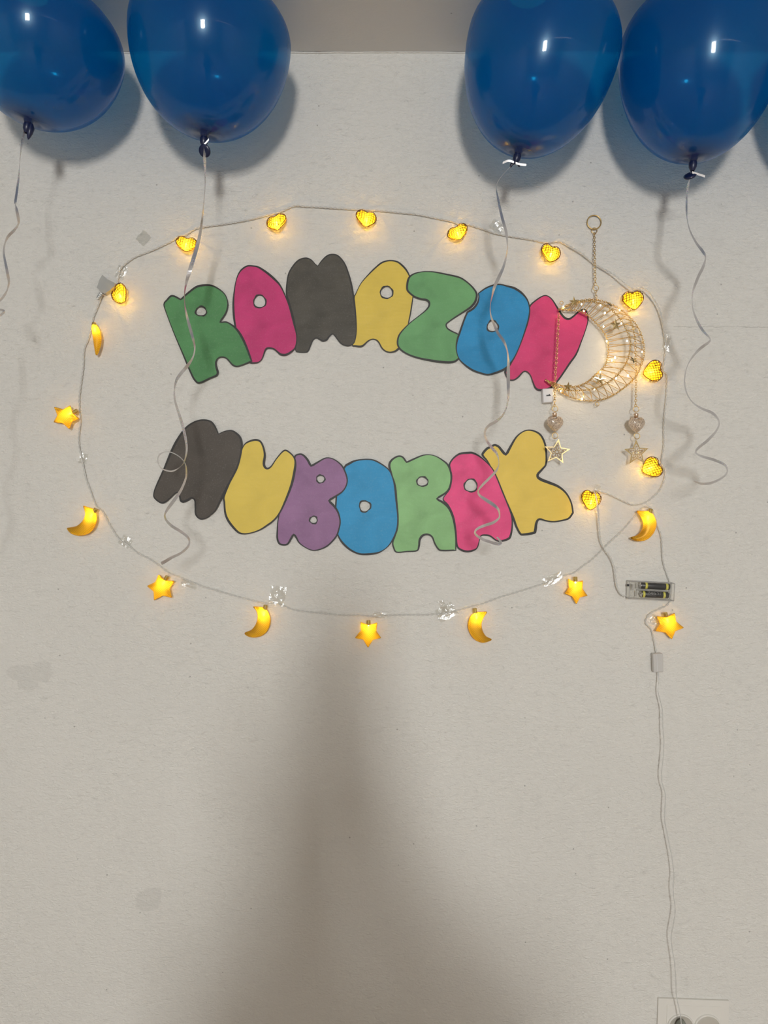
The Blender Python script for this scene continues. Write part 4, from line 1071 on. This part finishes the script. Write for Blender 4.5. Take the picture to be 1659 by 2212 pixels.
# ------------------------------------------------------------------ wall socket
sk = thing('wall_socket', 'painted double wall socket at the bottom right with a plugged lead', 'socket', W(1495, 2300, 0))
M_sock = simple('painted_plate', (0.74, 0.715, 0.66), 0.7)
M_sock2 = simple('socket_ceramic', (0.50, 0.47, 0.41), 0.35)
M_grey = simple('grey_green_plastic', (0.24, 0.25, 0.21), 0.35)
pc = W(1494, 2232, 0); Ms = Matrix.Translation(pc) @ Matrix.Rotation(0.035, 4, 'Y')
part('plate', xform(bevel_box((0, -0.0005, 0), (153 * S, 0.008, 152 * S), 0.0008), Ms), M_sock, sk)
part('inner_frame', xform(bevel_box((0, -0.0025, -0.002), (116 * S, 0.0055, 132 * S), 0.0006), Ms), M_sock, sk)
for j, (x, y, m_) in enumerate(((1470, 2219, M_sock2), (1528, 2220, M_sock2))):
    q = Matrix.Translation(W(x, y, 0.005)) @ Matrix.Rotation(math.pi / 2, 4, 'X')
    sr = part('socket_ring', lathe([(0.0235, 0.0), (0.0235, 0.0025), (0.0222, 0.0036), (0.0208, 0.0030), (0.0205, 0.0)], 40, q), M_sock, sk, True)
    part('socket_face', lathe([(0.0001, 0.0012), (0.016, 0.0012), (0.0206, 0.0024)] if j == 0 else [(0.0001, 0.0046), (0.012, 0.0042), (0.0185, 0.0030), (0.0206, 0.0022)], 40, q), m_, sr, True)
pgb = Matrix.Translation(W(1471, 2226, 0.0125)) @ Matrix.Rotation(math.pi / 2, 4, 'X')
pp = top('lead_plug', lathe([(0.0105, -0.004), (0.0128, 0.0), (0.0125, 0.010), (0.0098, 0.016), (0.0050, 0.0185), (0.0001, 0.0188)], 22, pgb @ Matrix.Diagonal((0.8, 1.55, 1, 1))), M_grey, W(1471, 2250, 0.02), 'grey plug at the end of the thin lead in the wall socket', 'plug', smooth=True)

# ------------------------------------------------------------------ the photographer, standing behind the camera
def photographer():
    X0, Y0, Z0 = -0.006, -1.62, 0.0
    J = {  # joint: (x, y, z, radius x, radius y)
        'pelvis': (0, 0, .92, .145, .10), 'waist': (0, .0, 1.05, .135, .095), 'chest': (-.005, .0, 1.21, .150, .105), 'neck0': (-.03, .0, 1.35, .085, .07),
        'neck': (-.04, .01, 1.40, .052, .052), 'jaw': (-.05, .025, 1.435, .062, .075), 'head': (-.058, .02, 1.500, .075, .09), 'crown': (-.058, .005, 1.56, .055, .07),
        'shL': (-.155, 0, 1.315, .062, .058), 'elL': (-.19, .12, 1.14, .042, .042), 'wrL': (-.085, .30, 1.39, .028, .026), 'haL': (-.068, .350, 1.510, .030, .018),
        'shR': (.160, 0, 1.310, .062, .058), 'elR': (.215, .10, 1.15, .048, .048), 'wrR': (.03, .30, 1.39, .028, .026), 'haR': (.012, .350, 1.510, .030, .018),
        'hipL': (-.085, 0, .86, .085, .085), 'knL': (-.09, .01, .48, .056, .058), 'anL': (-.09, -.01, .09, .038, .042), 'toL': (-.10, .13, .035, .035, .03),
        'hipR': (.085, 0, .86, .085, .085), 'knR': (.09, .01, .48, .056, .058), 'anR': (.09, -.01, .09, .038, .042), 'toR': (.10, .13, .035, .035, .03)}
    E = [('pelvis', 'waist'), ('waist', 'chest'), ('chest', 'neck0'), ('neck0', 'neck'), ('neck', 'jaw'), ('jaw', 'head'), ('head', 'crown'),
         ('chest', 'shL'), ('shL', 'elL'), ('elL', 'wrL'), ('wrL', 'haL'), ('chest', 'shR'), ('shR', 'elR'), ('elR', 'wrR'), ('wrR', 'haR'),
         ('pelvis', 'hipL'), ('hipL', 'knL'), ('knL', 'anL'), ('anL', 'toL'), ('pelvis', 'hipR'), ('hipR', 'knR'), ('knR', 'anR'), ('anR', 'toR')]
    names = list(J); V = [(J[n][0], J[n][1], J[n][2]) for n in names]; rad = [(J[n][3], J[n][4]) for n in names]
    Ed = [(names.index(a), names.index(b)) for a, b in E]
    for hn, sx in (('haL', 1), ('haR', -1)):     # five fingers each
        h = Vector(V[names.index(hn)]); hi = names.index(hn)
        for k in range(5):
            off = Vector((sx * (-.012 + .008 * k), .012, .016 - .013 * k)) if k < 4 else Vector((sx * .018, -.012, .004))
            a = h + off; b = a + Vector((sx * .03, .016, .006)); c_ = b + Vector((sx * .022, -.004, .0))
            if k == 4: b = a + Vector((sx * .02, -.01, .022)); c_ = b + Vector((sx * .014, .004, .016))
            n = len(V); V += [tuple(a), tuple(b), tuple(c_)]; rad += [(.0095, .0095), (.0085, .0085), (.0075, .0075)]
            Ed += [(hi, n), (n, n + 1), (n + 1, n + 2)]
    me = bpy.data.meshes.new('body'); me.from_pydata(V, Ed, [])
    o = bpy.data.objects.new('person', me); COL.objects.link(o); o.location = (X0, Y0, Z0)
    bpy.context.view_layer.objects.active = o
    md = o.modifiers.new('skin', 'SKIN'); md.use_smooth_shade = True
    for i, r in enumerate(rad):
        sv = me.skin_vertices[0].data[i]; sv.radius = r; sv.use_root = (i == 0)
    sd = o.modifiers.new('sub', 'SUBSURF'); sd.levels = 2; sd.render_levels = 2
    bpy.context.view_layer.update()
    ev = bpy.data.meshes.new_from_object(o.evaluated_get(bpy.context.evaluated_depsgraph_get()))
    o.modifiers.clear(); o.data = ev; ev.name = 'body'
    ev.materials.clear()
    ms = simple('skin', (0.42, 0.26, 0.18), 0.55); mt = simple('dark_top', (0.03, 0.03, 0.04), 0.9); mtr = simple('dark_trousers', (0.04, 0.045, 0.06), 0.9)
    for m_ in (ms, mt, mtr): ev.materials.append(m_)
    for p in ev.polygons:
        c_ = p.center; p.use_smooth = True
        p.material_index = 0 if (c_.z > 1.385 or (c_.y > .24 and c_.z > 1.1)) else (1 if c_.z > .92 else 2)
    tag(o, 'person in dark clothes holding a phone, shadow falling on the lower wall', 'person')
    bm = bmesh.new(); bmesh.ops.create_uvsphere(bm, u_segments=20, v_segments=14, radius=1)
    bmesh.ops.delete(bm, geom=[v for v in bm.verts if v.co.z < -0.1 and v.co.y > 0.2], context='VERTS')
    hm = bpy.data.meshes.new('hair'); bm.to_mesh(hm); bm.free()
    hr = link('hair', hm, simple('dark_hair', (0.02, 0.015, 0.012), 0.6), o, (-.058, .0, 1.528), True)
    hr.scale = (.080, .098, .085)
photographer()
ph = top('phone', bevel_box((0, 0, 0), (0.076, 0.008, 0.16), 0.003), M_dark, (-0.040, -D - 0.022, ZC - 0.074), 'black phone held up behind the camera viewpoint', 'phone')
for v_ in ph.data.vertices: v_.co += Vector((-0.040, -D - 0.022, ZC - 0.074))
